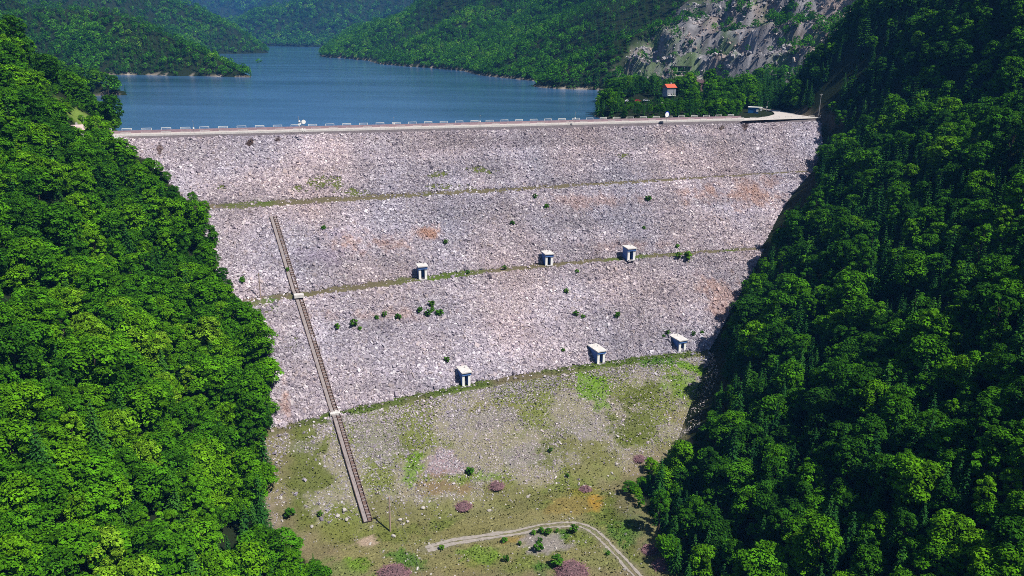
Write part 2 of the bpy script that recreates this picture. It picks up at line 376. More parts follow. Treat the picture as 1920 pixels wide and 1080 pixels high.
def surface(x, y, z):
    """colour of the open ground and dam face at (x, y) and how thickly rocks lie there"""
    n1 = fbm(x/9, y/9, 1, 5); n2 = fbm(x/3, y/3, 2, 4); n3 = fbm(x/26, y/26, 5, 3)
    low = sstep(1.5, -1.5, y-(line_y(3, x)-BW/2+n2*1.5))     # below the lowest berm: grassed
    c = np.empty(x.shape+(3,)); c[:] = (.12,.105,.12)        # dark fill between the stones
    grass = sstep(-.15, .25, n1+.5*n3)
    g = np.array((.20,.185,.135))*(1-grass[..., None])+np.array((.13,.15,.045))*grass[..., None]
    toe = sstep(5, -8, y-line_y(4, x))
    g = g*(1-toe[..., None])+toe[..., None]*(np.array((.17,.16,.07))*(1-grass[..., None])+np.array((.115,.14,.035))*grass[..., None])
    c = c*(1-low[..., None])+g*low[..., None]
    fd = sstep(1, -13, y-(line_y(3, x)-BW/2)+3*n1); rock = 1-low*(.12+.50*fd+.3*toe+.08*grass)
    for k in (1, 2, 3):                                       # grass on the berms
        yb = line_y(k, x); bw = BW*((1.0, .95, .9)[k-1])*np.clip(1.0-.0018*(x+40)*(k < 3), .62, 1.15); b = sstep(bw, bw*.6, np.abs(y-yb+n2*.9+.3))
        lush = sstep(-.1, .35, fbm(x/20, y/20, 80+k)+(.35 if k == 3 else .1)-(.35 if k == 1 else 0)-(.002*(x+60)*(k < 3)))
        bc = np.array((.115,.10,.06))*(1-lush[..., None])+np.array((.07,.105,.02))*lush[..., None]
        c = c*(1-b[..., None])+bc*b[..., None]; rock = rock*(1-b*.985)
    for i, (P, col, s, rk) in enumerate(PAINT):
        m = pmask(P, x, y, seed=i)*s; c = c*(1-m[..., None])+np.array(col)*m[..., None]
        rock = rock*(1-m)+rk*m
    tr = sstep(2.6, 1.2, near_poly(x, y, TRACK)+n2); c = c*(1-.6*tr[..., None])+np.array((.17,.16,.11))*.6*tr[..., None]; rock = rock*(1-tr)
    edge = sstep(6, 1, np.abs(near_poly(x, y, OPEN_W))+3*n2)*.5
    c = c*(1-edge[..., None])+np.array((.16,.12,.09))*edge[..., None]
    return c, np.clip(rock, 0, 1)

# the open ground's outline (dam face and meadow), as seen, found on the ground
OPEN_PX = [(215,262),(290,292),(345,350),(395,388),(402,430),(425,510),(455,548),(490,575),(512,640),(532,700),(522,780),(515,850),(516,960),(545,1000),(600,1035),(640,1090),
           (660,1180),(1275,1180),(1245,1085),(1205,985),(1162,915),(1200,868),(1312,800),(1322,760),(1348,700),(1336,650),(1358,600),(1392,520),(1432,465),(1452,425),(1524,335),(1530,270),(1575,228)]
OPEN_W = np.array([hit(*p)[:2] for p in OPEN_PX if p[1] < 1100])
def inside(px, py, poly):
    r = np.zeros(np.shape(px), bool); j = len(poly)-1
    for i in range(len(poly)):
        xi, yi = poly[i]; xj, yj = poly[j]
        r ^= ((yi > py) != (yj > py)) & (px < (xj-xi)*(py-yi)/((yj-yi) or 1e-9)+xi); j = i
    return r

# ------------------------------------------------------------------ terrain sheet
def axis(parts):
    out = []
    for a, b, s in parts: out += list(np.arange(a, b, s))
    out.append(parts[-1][1]); return np.array(out)
def grow(a, b, s0, g):
    v = [a]; s = s0
    while v[-1] < b: v.append(v[-1]+s); s *= g
    return v
def flat_grid(X, Y):
    gx, gy = np.meshgrid(X, Y); n, m = gx.shape; i = np.arange(n*m).reshape(n, m)
    return gx, gy, np.stack([i[:-1, :-1], i[:-1, 1:], i[1:, 1:], i[1:, :-1]], -1).reshape(-1, 4)
XS = np.concatenate([-np.array(grow(330, 6000, 4, 1.032))[::-1], axis([(-327,-90,3),(-90,84,1),(84,327,3)]), grow(331, 6000, 4, 1.032)])
YS = np.concatenate([axis([(-260,118,6),(118,240,1),(240,780,3)])[:-1], grow(780, 7000, 4, 1.022)])
gx, gy, GF = flat_grid(XS, YS)
gz = terrain(gx, gy)
GC = np.empty(gx.shape+(3,)); GC[:] = (.012,.020,.007)
nn = fbm(gx/30, gy/30, 12)
GC += .005*nn[..., None]
wz = (gz < -82) & (gy < line_y(0, gx)) & (gy > 100) & (inside(*proj(gx, gy, gz)[:2], OPEN_PX) | (near_poly(gx, gy, OPEN_W) < 4))
GC[wz] = surface(gx[wz], gy[wz], gz[wz])[0]
q = quarry_mask(gx, gy)
rn = fbm(gx/4, gy/4+gz/9, 90, 4); rn2 = fbm(gx/24+3, gy/24, 91)
rc = np.array((.195,.19,.21))*(1+1.1*rn[..., None]); tan = sstep(.0, .35, rn2+.3*((gx < 110)))[..., None]
rc = rc*(1-.5*tan)+np.array((.22,.165,.135))*(1+.5*rn[..., None])*.5*tan
gr = (sstep(.0, .3, fbm(gx/13, gy/13, 92))*.75)[..., None]; rc = rc*(1-gr)+np.array((.07,.13,.03))*gr
scree = sstep(0, .3, 1-np.hypot((gx-262)/30, (gy-690)/60))[..., None]; rc = rc*(1-scree)+np.array((.38,.30,.28))*scree
GC = GC*(1-q[..., None])+rc*q[..., None]
up = gy > line_y(0, gx)+2
shore = up & (gz > -6) & (gz < -4.4+.9*nn)
GC[shore] = (np.array((.22,.19,.16))*(1+.9*fbm(gx/6, gy/6, 93)[..., None]))[shore]
KN = hit(175, 240, terrain)[:2]
kn = sstep(15, 7, np.hypot(gx-KN[0], gy-KN[1])+5*nn)*(gz > -4)
GC = GC*(1-kn[..., None])+np.array((.14,.21,.04))*kn[..., None]
plaza = sstep(34, 26, np.hypot((gx-178)*.8, gy-415))*(np.abs(gz) < 2.5)*.8
GC = GC*(1-plaza[..., None])+np.array((.10,.08,.06))*plaza[..., None]
o = obj_np('ground', np.stack([gx, gy, gz], -1), GF, M_TERR, cols=GC.reshape(-1, 3), smooth=True); tag(o, kind='structure')
N = 42000; x = rng.uniform(20, 380, N); y = rng.uniform(555, 800, N); qq = quarry_mask(x, y); zq = terrain(x, y)
k = (qq > .35) & (fbm(x/14, y/14+zq/8, 210, 3) > rng.uniform(-.5, .35, N)); x, y, zq = x[k], y[k], zq[k]; sz = np.clip(rng.lognormal(-.05, .5, len(x)), .5, 3.5)
def quarry_blocks():
    V, Fq, Cc = stones(x, y, zq, sz, np.array([[.24,.23,.25]])*rng.uniform(.55, 1.6, (len(x), 1))*(1+np.array([[.25,.05,-.1]])*sstep(0, .3, fbm(x/30, y/30, 211))[:, None]))
    tag(obj_np('quarry_blocks', V, Fq, M_ROCK, cols=Cc), 'grey violet broken rock on the old quarry face', 'rock', kind='stuff')
# each ridge beyond the lake belongs to this one sheet

# ------------------------------------------------------------------ water
mw, t, b = nt('lake_water', .12, .5)
b.inputs['Base Color'].default_value = (.03,.095,.23,1); b.inputs['IOR'].default_value = 1.33
g = node(t, 'ShaderNodeNewGeometry'); mp = node(t, 'ShaderNodeMapping'); mp.inputs['Scale'].default_value = (.6, .9, 1)
t.links.new(g.outputs['Position'], mp.inputs[0]); n = noise(t, .8, 6, mp.outputs[0], .65)
m3 = node(t, 'ShaderNodeMapping'); m3.inputs['Scale'].default_value = (.0035, .016, 1); t.links.new(g.outputs['Position'], m3.inputs[0])
n3 = noise(t, 1, 4, m3.outputs[0]); wc = node(t, 'ShaderNodeValToRGB'); wc.color_ramp.elements[0].position = .35; wc.color_ramp.elements[1].position = .65
wc.color_ramp.elements[0].color = (.018,.065,.15,1); wc.color_ramp.elements[1].color = (.05,.135,.29,1)
t.links.new(n3.outputs[0], wc.inputs[0]); t.links.new(wc.outputs[0], b.inputs['Base Color'])
n2 = noise(t, .012, 3, g.outputs['Position'])
cm = node(t, 'ShaderNodeMath', operation='MULTIPLY_ADD'); cm.inputs[1].default_value = 1.3; cm.inputs[2].default_value = -.1
t.links.new(n2.outputs[0], cm.inputs[0])
bp = node(t, 'ShaderNodeBump'); bp.inputs['Distance'].default_value = .22
t.links.new(cm.outputs[0], bp.inputs['Strength']); t.links.new(n.outputs[0], bp.inputs['Height']); t.links.new(bp.outputs[0], b.inputs['Normal'])
xs = np.arange(-6000, 6001, 50.); xn = np.clip(xs, -300, 300)
y0 = line_y(0, xn)+CRW+6
WV = np.concatenate([np.stack([xs, y0, np.full_like(xs, -5)], -1), np.stack([xs, np.full_like(xs, 7000), np.full_like(xs, -5)], -1)])
k = len(xs); i = np.arange(k-1)
o = obj_np('water', WV, np.stack([i, i+1, i+1+k, i+k], -1), mw); tag(o, kind='structure')

# ------------------------------------------------------------------ the dam
dam = tag(empty('rockfill_dam', (0, float(line_y(0, 0)), 0)), 'huge rockfill dam of pale lilac broken stone with three grassy ledges across its face', 'dam')
D0 = np.array(dam.location)
X = np.arange(-205, 206, .9); U = np.linspace(0, 1, 210)
gxx = np.repeat(X[None], 1, 0)
Yl = line_y(4, X)-7; Yh = line_y(0, X)
YY = Yl[None]+(Yh-Yl)[None]*U[:, None]; XX = np.repeat(X[None], len(U), 0)
ext = Yh[None]+np.array([.01, CRW, CRW+14, CRW+46])[:, None]
YY = np.concatenate([YY, ext]); XX = np.concatenate([XX, np.repeat(X[None], 4, 0)])
ZZ = dam_z(XX, YY); body = (YY < line_y(0, XX)-.5)
ZZ = ZZ+np.where(body, .18*fbm(XX/4, YY/4, 14), 0)
ZZ[len(U)-1:len(U)+2] -= .04
dc, _ = surface(XX, YY, ZZ)
px_, py_, _d = proj(XX, YY, ZZ); outw = (~inside(px_, py_, OPEN_PX)) & (near_poly(XX, YY, OPEN_W) > 3) & body & ((YY < line_y(0, XX)-5) | (px_ < 200) | (px_ > 1585)); dc[outw] = (.014,.024,.008)
n, m = XX.shape; idx = np.arange(n*m).reshape(n, m)
FF = np.stack([idx[:-1, :-1], idx[:-1, 1:], idx[1:, 1:], idx[1:, :-1]], -1).reshape(-1, 4)
obj_np('embankment', np.stack([XX, YY, ZZ], -1)-D0, FF, M_DAM, dam, cols=dc.reshape(-1, 3), smooth=True)

def stones(cx, cy, cz, size, cols, flat=.65):
    """irregular blocks, one distorted box each, lying at random"""
    n = len(cx); base = np.array([(-1,-1,-1),(1,-1,-1),(1,1,-1),(-1,1,-1),(-1,-1,1),(1,-1,1),(1,1,1),(-1,1,1)], float)*.5
    v = np.repeat(base[None], n, 0)*(1+rng.uniform(-.35, .35, (n, 8, 3)))
    v *= np.stack([rng.uniform(.75, 1.5, n), rng.uniform(.6, 1.1, n), rng.uniform(.4, .95, n)*flat/.65], -1)[:, None]*size[:, None, None]
    a, bb, cc = rng.uniform(0, 6.283, n), rng.normal(0, .5, n), rng.normal(0, .5, n)
    def rot(v, t, i, j):
        c, s = np.cos(t)[:, None], np.sin(t)[:, None]; p, r = v[..., i].copy(), v[..., j].copy()
        v[..., i] = p*c-r*s; v[..., j] = p*s+r*c
    rot(v, bb, 1, 2); rot(v, cc, 0, 2); rot(v, a, 0, 1)
    v += np.stack([cx, cy, cz], -1)[:, None]
    f = np.array([(0,3,2,1),(4,5,6,7),(0,1,5,4),(1,2,6,5),(2,3,7,6),(3,0,4,7)])
    return v.reshape(-1, 3), (np.arange(n)[:, None, None]*8+f[None]).reshape(-1, 4), np.repeat(cols, 8, 0)
def rock_colors(x, y, n):
    base = np.array([(.30,.262,.305),(.37,.33,.37),(.235,.205,.25),(.48,.44,.475),(.31,.26,.275),(.17,.145,.18)])
    c = 1.1*base[rng.choice(6, n, p=[.3,.24,.18,.1,.1,.08])]*rng.uniform(.8, 1.2, (n, 1))
    big = fbm(x/38, y/38, 130, 3)[:, None]; c = c*(1+.22*big)
    al = x*math.cos(.36)+y*math.sin(.36); cr_ = -x*math.sin(.36)+y*math.cos(.36)
    c = c*(1+.30*fbm(al/45, cr_/5, 141, 3)[:, None]+.22*fbm(al/9, cr_/30, 144, 2)[:, None])
    hue = fbm(x/24, y/24, 133, 3)[:, None]; c = c*(1+np.array([[.10,0,-.10]])*hue)
    for i, (P, col, s) in enumerate(TINT):
        m = (pmask(P, x, y, .5, seed=100+i, soft=.5 if max(col) < .1 else 1.1)*s)[:, None]; c = c*(1-m)+np.array(col)*rng.uniform(.7, 1.35, (n, 1))*m
    return c
quarry_blocks()
N = 1300000
x = rng.uniform(-178, 172, N); u = rng.uniform(0, 1, N)
yl = line_y(4, x)-4; y = yl+(line_y(0, x)-.5-yl)*u
px, py, _d = proj(x, y, dam_z(x, y)); _c, rk = surface(x, y, x*0)
lowz = y < line_y(3, x)-BW/2
keep = (rng.uniform(0, 1, N) < np.where(lowz, rk**1.7*.42, rk)) & (px > 170) & (px < 1620) & (inside(px, py, OPEN_PX) | (near_poly(x, y, OPEN_W) < 3)) & (dam_z(x, y) > terrain(x, y)-1.0)
x, y = x[keep], y[keep]; lowz = lowz[keep]; z = dam_z(x, y)
size = np.clip(rng.lognormal(-1.0, .38, len(x)), .18, 1.3)*np.where(lowz, .66, 1.0)*(1+.12*fbm(x/30, y/30, 150))
rcx = rock_colors(x, y, len(x)); rcx = np.where(lowz[:, None], rcx*.92, rcx)
V, Fq, Cc = stones(x, y, z+size*.12, size, rcx)
o = obj_np('rock_facing', V-D0, Fq, M_ROCK, dam, cols=Cc); tag(o, kind='stuff')
print('rocks', len(x))

# crest: roadway slab, kerb wall; parts of the dam
def ribbon(mb, xs, off0, off1, z0, z1, zf=None):
    """a long box following the crest line between two offsets"""
    for a, b in zip(xs, xs[1:]):
        pts = []
        for z in (z0, z1):
            for (xx, of) in ((a, off0), (b, off0), (b, off1), (a, off1)): pts.append((xx-D0[0], float(line_y(0, xx))+of-D0[1], z))
        mb.add(pts, [(0,3,2,1),(4,5,6,7),(0,1,5,4),(2,3,7,6)]+([(3,0,4,7)] if a == xs[0] else [])+([(1,2,6,5)] if b == xs[-1] else []))
XC0 = float(at(150, 257, 0)[0]); XC1 = float(at(1578, 221, 0)[0])
xs = np.linspace(XC0, XC1, 40)
mb = MB(); ribbon(mb, xs, .5, CRW-.6, -.5, .12); mb.build('crest_road', M_ROAD, dam)
mb = MB(); ribbon(mb, xs, -.15, .5, -.9, .55); mb.build('kerb_wall', M_CONC, dam)
XR = float(at(1395, 224, 0)[0])
xs2 = np.linspace(XC0, XR, 36)
mb = MB(); ribbon(mb, xs2, CRW-.6, CRW-.25, -.9, 1.15); mb.build('wave_wall', M_MAUVE, dam)

# railings: one thing each side, its panels children
cdir = math.atan(LN[0][0]); cs, sn = math.cos(cdir), math.sin(cdir)
def railing(name, label, off, x0, x1, px_step, w, h, z0, gaps, mat):
    r = tag(empty(name, (x0, float(line_y(0, x0))+off, z0), cdir), label, 'railing')
    mb = MB(); f = .11
    mb.box((0, 0, h-f/2), (w, .12, f*1.3)); mb.box((0, 0, h*.5), (w, .05, .06)); mb.box((0, 0, .09), (w, .1, .12))
    for s in (-1, 1): mb.box((s*(w/2-f/2), 0, h/2), (f*1.2, .13, h))
    k = 0; L = (x1-x0)/cs; d = px_step/2; first = None
    while d < L:
        if first is None: first = mb.build('rail_panel', mat, r); c = first
        else: c = first.copy(); COL.objects.link(c); c.parent = r
        c.location = (d, 0, 0); d += px_step; k += 1
    return k
print('panels', railing('lake_side_railing', 'row of spaced white rail panels along the lake side of the dam crest', CRW-.42, XC0+2, XR-1, 6.9, 3.5, 1.05, .9, 0, M_RAIL),
      railing('valley_side_railing', 'row of low pale rail panels along the downstream edge of the dam crest', .15, XC0+5, XC1-2, 6.9, 3.5, .8, .53, 0, M_CONC))

# plaza and road beyond the right end
def sheet(name, pxs, z, mat, **kw):
    P = [at(a, b, z) for a, b in pxs]; me = bpy.data.meshes.new(name); me.from_pydata([tuple(p) for p in P], [], [tuple(range(len(P)))]); me.materials.append(mat)
    return tag(link(bpy.data.objects.new(name, me)), **kw)
def raised_path(name, pts, w, z, th, mat):
    mb = MB(); P = [Vector((p[0], p[1], 0)) for p in pts]; L = []; Rr = []
    for i, p in enumerate(P):
        t = (P[min(i+1, len(P)-1)]-P[max(i-1, 0)]).normalized(); nrm = Vector((-t.y, t.x, 0)); L.append(p+nrm*w/2); Rr.append(p-nrm*w/2)
    for i in range(len(P)-1):
        q = [L[i], Rr[i], Rr[i+1], L[i+1]]
        mb.add([(a.x, a.y, z-th) for a in q]+[(a.x, a.y, z) for a in q], [(4,5,6,7),(0,1,5,4),(2,3,7,6),(1,2,6,5),(3,0,4,7)])
    return mb.build(name, mat)
sheet('plaza', [(1385,226.5),(1430,225),(1500,222.5),(1578,220.2),(1585,217),(1545,215),(1500,211.5),(1455,208.5),(1450,211),(1453,214),(1440,218),(1415,221.5)], .14, M_ROAD, kind='structure')
sheet('road', [(1450,209.5),(1470,210),(1462,205.5),(1420,201),(1395,199.5),(1397,201),(1420,203.5),(1438,206)], .15, M_ROAD, kind='structure')
kp = [at(1395+i*19, 199.6+i*1.78, .1) for i in range(11)]
mb = MB(); mb.tube([(p[0], p[1], .35) for p in kp], .3, 4); tag(mb.build('retaining_wall', M_CONCG), 'low grey concrete wall behind the road junction at the foot of the dark mountain', 'wall')

# ------------------------------------------------------------------ inclined track down the face
IP = [at(510,388,ZL[1]), at(560,557,ZL[2]), at(628,778,ZL[3]), at(690,985,-87.6)]
inc = tag(empty('incline_stairway', tuple(IP[3])), 'long narrow concrete stairway and sleeper track running straight down the dam face', 'stairway')
I0 = Vector(IP[3])
def strip(mb, a, b, o0, o1, h0, h1):
    a = Vector(a); b = Vector(b); t = (b-a); s = Vector((t.y, -t.x, 0)).normalized()*-1; 
    if s.x < 0: s = -s
    up = t.cross(s).normalized(); up = up if up.z > 0 else -up
    q = []
    for h in (h0, h1):
        for p, of in ((a, o0), (a, o1), (b, o1), (b, o0)): q.append(tuple(p+s*of+up*h-I0))
    mb.add(q, [(0,1,2,3),(7,6,5,4),(0,4,5,1),(1,5,6,2),(2,6,7,3),(3,7,4,0)]); return s, up
WI = 1.2
def flight(a, b, n=14):
    out = []
    for k in range(n+1):
        q = Vector(a).lerp(Vector(b), k/n); zz_ = max(float(dam_z(np.array([q.x]), np.array([q.y]))[0]), float(terrain(np.array([q.x]), np.array([q.y]))[0])); out.append((q.x, q.y, zz_))
    return out
IQ = [p for a, b in zip(IP, IP[1:]) for p in flight(a, b)[(0 if a is IP[0] else 1):]]
mb = MB(); mr = MB()
for a, b in zip(IQ, IQ[1:]):
    strip(mb, a, b, -WI, -.15, -.3, .75)
    strip(mr, a, b, -.15, WI, -.3, .5)
    strip(mr, a, b, .05, .15, .5, .85); strip(mr, a, b, WI-.12, WI, .5, .95); strip(mr, a, b, -WI-.003, -WI+.1, .74, .9)
mb.build('slab', M_DECK, inc); mr.build('rail', M_RUST, inc)
ms = MB()
for a, b in zip(IQ, IQ[1:]):
    a = Vector(a); b = Vector(b); L = (b-a).length; t = (b-a)/L; k = .3
    while k < L-.4:
        strip(ms, a+t*k, a+t*(k+.36), .16, WI-.13, .5, .72); k += .98
tag(ms.build('sleepers', M_SLEEP, inc), kind='stuff')
for p in IP[1:3]:
    mb = MB(); mb.box((p[0]-I0.x, p[1]-I0.y, p[2]-I0.z+.5), (2.9, 2.2, 1.0), math.radians(22)); mb.build('landing', M_CONC, inc)
# ------------------------------------------------------------------ gauge houses on the ledges
M_SIDE_SHADE = plain('blue_wall_shade', (.09,.19,.52), .8, .3, 1.2)  # concrete side walls with sky-tinted shade put into their blue
def gauge_house(px, py, z, w, h, d, label, rz, tint):
    p = at(px, py, z); yb = None
    r = tag(empty('gauge_house', (p[0], p[1], z-.3), rz), label, 'concrete hut', 'concrete gauge houses on the dam ledges')
    h += .3
    th = w*.27
    for s in (-1, 1):
        mb = MB(); mb.box((s*(w/2-th/2), d/2, h/2), (th, d, h)); mb.build('side_wall', M_SIDE_SHADE, r)
        mb = MB(); mb.box((s*(w/2-th/2), -.16, h/2), (th+.04, .3, h-.004)); mb.build('pillar', M_WHITE, r)  # front ends of the same walls, sunlit brightness put into the white
    mb = MB(); mb.box((0, d*.5+.55, h/2-.05), (w-2*th-.01, .2, h-.1)); bw = mb.build('door', M_BLUE, r)  # door's blue also carries the shade of the recess
    m2 = MB(); m2.box((.0, d*.5+.42, h*.42), (.1, .06, .3)); m2.build('handle', M_STEEL, bw)
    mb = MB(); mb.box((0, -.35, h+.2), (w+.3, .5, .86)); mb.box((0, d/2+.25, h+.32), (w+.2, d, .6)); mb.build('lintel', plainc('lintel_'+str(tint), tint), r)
    mb = MB(); mb.box((0, -.75, .28), (w*.8, .8, .3)); mb.build('step', M_CONCG, r)
    mb = MB(); mb.tube([(w*.2, d*.6, h+.9), (w*.2, d*.6, h+1.5)], .12, 6); mb.build('vent_pipe', M_STEEL, r)
    mb = MB(); mb.box((0, d/2-.35, h+.80), (w+.8, d+1.1, .34)); mb.build('roof_slab', M_CONC, r)
    return r
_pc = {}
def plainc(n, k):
    if 'l' not in _pc: _pc['l'] = plain('blue_fascia_shade', (.09,.20,.52), .8, .25, 1.5)  # shade on the lintel and fascia is put into this blue
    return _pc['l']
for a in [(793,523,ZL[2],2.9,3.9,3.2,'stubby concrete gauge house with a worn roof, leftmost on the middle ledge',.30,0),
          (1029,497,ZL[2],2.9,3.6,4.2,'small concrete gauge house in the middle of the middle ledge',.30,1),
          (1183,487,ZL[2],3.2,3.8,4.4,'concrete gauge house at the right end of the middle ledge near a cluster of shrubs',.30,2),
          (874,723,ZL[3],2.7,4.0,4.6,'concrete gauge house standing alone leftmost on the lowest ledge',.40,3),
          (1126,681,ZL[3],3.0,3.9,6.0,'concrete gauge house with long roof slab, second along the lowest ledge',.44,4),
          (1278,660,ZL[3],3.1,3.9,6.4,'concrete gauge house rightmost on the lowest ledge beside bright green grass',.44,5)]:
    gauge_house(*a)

# ------------------------------------------------------------------ poles, lamps, signs
def pole(px, py, h, label, surf=None, arm=True, r=.16, mat=None, rz=.3):
    p = hit(px, py, surf); e = tag(empty('utility_pole', tuple(p), rz), label, 'utility pole', 'power poles')
    mb = MB(); mb.tube([(0,0,-.4),(0,0,h)], r, 8, r*.75); mb.build('shaft', mat or M_WOOD, e)
    if arm:
        mb = MB(); mb.box((0,0,h-.5), (1.7,.13,.14)); mb.box((0,0,h-.9), (.7,.1,.1)); mb.build('crossarm', M_STEEL, e)
        for s in (-.75, 0, .75):
            mb = MB(); mb.tube([(s,0,h-.43),(s,0,h-.1)], .07, 6); mb.build('insulator', M_WHITE, e)
    return Vector(p)+Vector((0,0,h-.15))
T1 = pole(732, 996, 10.5, 'tall pale wooden power pole on the meadow at the foot of the dam', r=.24)
T2 = pole(489, 561, 8.8, 'slim brown power pole on the middle ledge beside the wooded bank', r=.2)
T3 = pole(1535, 216, 10.5, 'lone grey power pole behind the junction against the black mountain', r=.17, mat=M_STEEL)
def cable(a, b, sag, label, off):
    mb = MB()
    pts = [a.lerp(b, k/16)+off-Vector((0,0,sag*4*(k/16)*(1-k/16))) for k in range(17)]
    mb.tube([tuple(p) for p in pts], .022, 4); tag(mb.build('power_cable', M_STEEL), label, 'power cable', 'power cables between the poles')
for s in (-.7, .7):
    cable(T2, T1, 3.0, 'thin wire sagging from the ledge pole down to the meadow pole', Vector((s,0,0)))
    cable(T1, Vector((-8,120,-76)), 2.0, 'thin wire running from the meadow pole down the valley', Vector((s,0,0)))
def lamp(px, py, z, h, label, head=1):
    p = at(px, py, z) if z is not None else hit(px, py)
    e = tag(empty('street_lamp', tuple(p), cdir), label, 'street lamp', 'lamp posts along the crest')
    mb = MB(); mb.tube([(0,0,-.2),(0,0,h*.45)], .10, 6); mb.tube([(0,0,h*.45),(0,0,h*.96),(-.1*head,-.35,h)], .06, 6, .05); mb.build('post', M_STEEL, e)
    mb = MB(); mb.box((0,.02,h*.42), (.5,.4,.6)); mb.build('junction_box', M_WHITE, e)
    mb = MB(); mb.box((-.15*head,-.6,h+.02), (.25,.7,.13)); mb.build('lamp_head', M_STEEL, e)
zc = 1.0
for px, py, h, wd in [(364,250,4.6,'near the left end of the crest with a white box'),(561,244,5.2,'just left of the twin antenna mast'),(739,240,4.2,'in the middle of the crest between the mast and the next lamp'),
                  (900,236,4.4,'right of mid crest, carrying a pale box'),(1078,230,4.6,'at the right end of the open water in front of the grove')]:
    lamp(px, py, zc, h, 'lamp post '+wd)
lamp(150, 238, 1.0, 7.0, 'tall pale lamp post with bent top beside the small house on the left knoll')
lamp(160, 250, 1.0, 6.0, 'straight pale lamp post in the leaves below the left knoll')
lamp(1437, 208, .1, 5.0, 'small grey lamp post behind the blue hut by the road junction')

e = tag(empty('signal_mast', tuple(at(569.5,246,.9)), cdir), 'short mast on the crest carrying white round dishes and boxes', 'mast')
mb = MB(); mb.tube([(-.5,0,-.6),(-.5,0,4.1)], .11, 6); mb.tube([(.25,0,-.6),(.25,0,4.5)], .09, 6); mb.build('post', M_STEEL, e)
mb = MB(); mb.box((-.3,0,2.2), (1.4,.1,.12)); mb.box((-.6,0,3.4), (2.6,.1,.12)); mb.build('crossbar', M_STEEL, e)
def disc(r, th, mat, name, par, loc, n=20, tilt=0.):
    mb = MB(); vs = [(r*math.cos(a*2*math.pi/n), -th/2, r*math.sin(a*2*math.pi/n)) for a in range(n)]+[(r*.8*math.cos(a*2*math.pi/n), th/2, r*.8*math.sin(a*2*math.pi/n)) for a in range(n)]
    mb.add(vs, [tuple(range(n)), tuple(range(2*n-1, n-1, -1))]+[(a, n+a, n+(a+1)%n, (a+1)%n) for a in range(n)])
    o = mb.build(name, mat, par); o.location = loc; o.rotation_euler = (tilt, 0, 0); return o
disc(.8, .3, M_WHITE, 'dish', e, (.15,-.2,3.6)); disc(.36, .2, M_WHITE, 'dish', e, (-1.4,-.2,3.9)); disc(.36, .2, M_WHITE, 'dish', e, (-1.1,-.2,2.9))
mb = MB(); mb.box((-.45,-.05,.7), (.6,.4,.9)); mb.box((.45,-.05,.6), (.5,.4,.8)); mb.build('cabinet', M_WHITE, e)

e = tag(empty('round_sign', tuple(at(1249,229,.3)), cdir+.25), 'big round white sign with a blue rim on a post in front of the grove', 'sign')
mb = MB(); mb.tube([(0,0,-.3),(0,0,2.6)], .11, 8); mb.build('post', M_STEEL, e)
disc(1.15, .16, M_WHITE, 'sign_face', e, (0,-.2,3.4)); bl = plain('sign_blue', (.01,.02,.55), .5, .1); disc(1.35, .16, bl, 'sign_rim', e, (.28,.0,3.55))

e = tag(empty('road_marker', tuple(at(219,262,.2)), cdir), 'white forked marker board at the left end of the crest road', 'marker')
mb = MB(); mb.box((0,0,.45), (.5,.12,.9)); mb.box((-.55,0,1.15), (.3,.12,1.3), 0, 1, 0); mb.box((.55,0,1.15), (.3,.12,1.3)); mb.box((0,0,.8), (1.4,.13,.3)); mb.build('board', M_WHITE, e)

# blue hut at the junction
p = at(1412, 211, -.2); p[2] = float(terrain(np.array([p[0]]), np.array([p[1]]))[0])-.1; e = tag(empty('blue_hut', tuple(p), -.35), 'small bright blue hut with flat white roof beside the road junction', 'hut')
mb = MB(); mb.box((0,0,1.35), (5.2,3.0,3.1)); wl = mb.build('wall', M_BLUE, e)
mb = MB(); mb.box((.8,.1,3.1), (7.2,3.6,.32)); mb.build('roof', M_WHITE, e)
mb = MB(); mb.box((2.2,-1.53,1.5), (1.1,.08,1.3)); mb.build('window', M_WHITE, e)
mb = MB(); mb.box((3.9,-1.0,1.9), (1.2,.4,1.1)); mb.build('notice_board', M_WHITE, e)
mb = MB(); mb.box((1.0,-1.54,1.1), (.9,.06,2.0)); mb.build('door', plain('door_blue', (.012,.05,.17), .5, .1), e)

# houses
def house(name, px, py, label, w, d, h, roofm, wallm, rz, cat='house', base=None):
    p = hit(px, py, terrain); e = tag(empty(name, (p[0], p[1], p[2]-.3), rz), label, cat)
    mb = MB(); mb.box((0,0,h/2), (w,d,h)); mb.build('wall', wallm, e)
    mb = MB(); rh = d*.42; o = .6
    A = [(-w/2-o,-d/2-o,h-.1),(w/2+o,-d/2-o,h-.1),(w/2+o,d/2+o,h-.1),(-w/2-o,d/2+o,h-.1),(-w/2-o,0,h+rh),(w/2+o,0,h+rh)]
    mb.add(A, [(0,1,5,4),(2,3,4,5),(0,4,3),(1,2,5),(0,3,2,1)]); rf = mb.build('roof', roofm, e)
    mb = MB(); mb.box((w*.25, d*.18, h+rh), (.7,.7,1.3)); mb.build('chimney', M_CONCG, rf)
    for fl in range(max(1, int(h//3))):
        for k in (-1, 0, 1):
            mb = MB(); mb.box((k*w*.3, -d/2-.03, 1.6+fl*2.8), (w*.17,.08,1.25)); wf = mb.build('window', M_WHITE, e)
            mb = MB(); mb.box((k*w*.3, -d/2-.085, 1.6+fl*2.8), (w*.13,.04,1.0)); mb.build('pane', M_DARK, wf)
    mb = MB(); mb.box((w/2+.04, 0, 1.1), (.08,1.1,2.1)); mb.build('door', M_WOOD, e)
    for fl in range(max(1, int(h//3))):
        mb = MB(); mb.box((0, -d/2-.45, .7+fl*2.8+.1), (w*.9,.85,.14)); mb.build('balcony', M_WHITE, e)
    return p
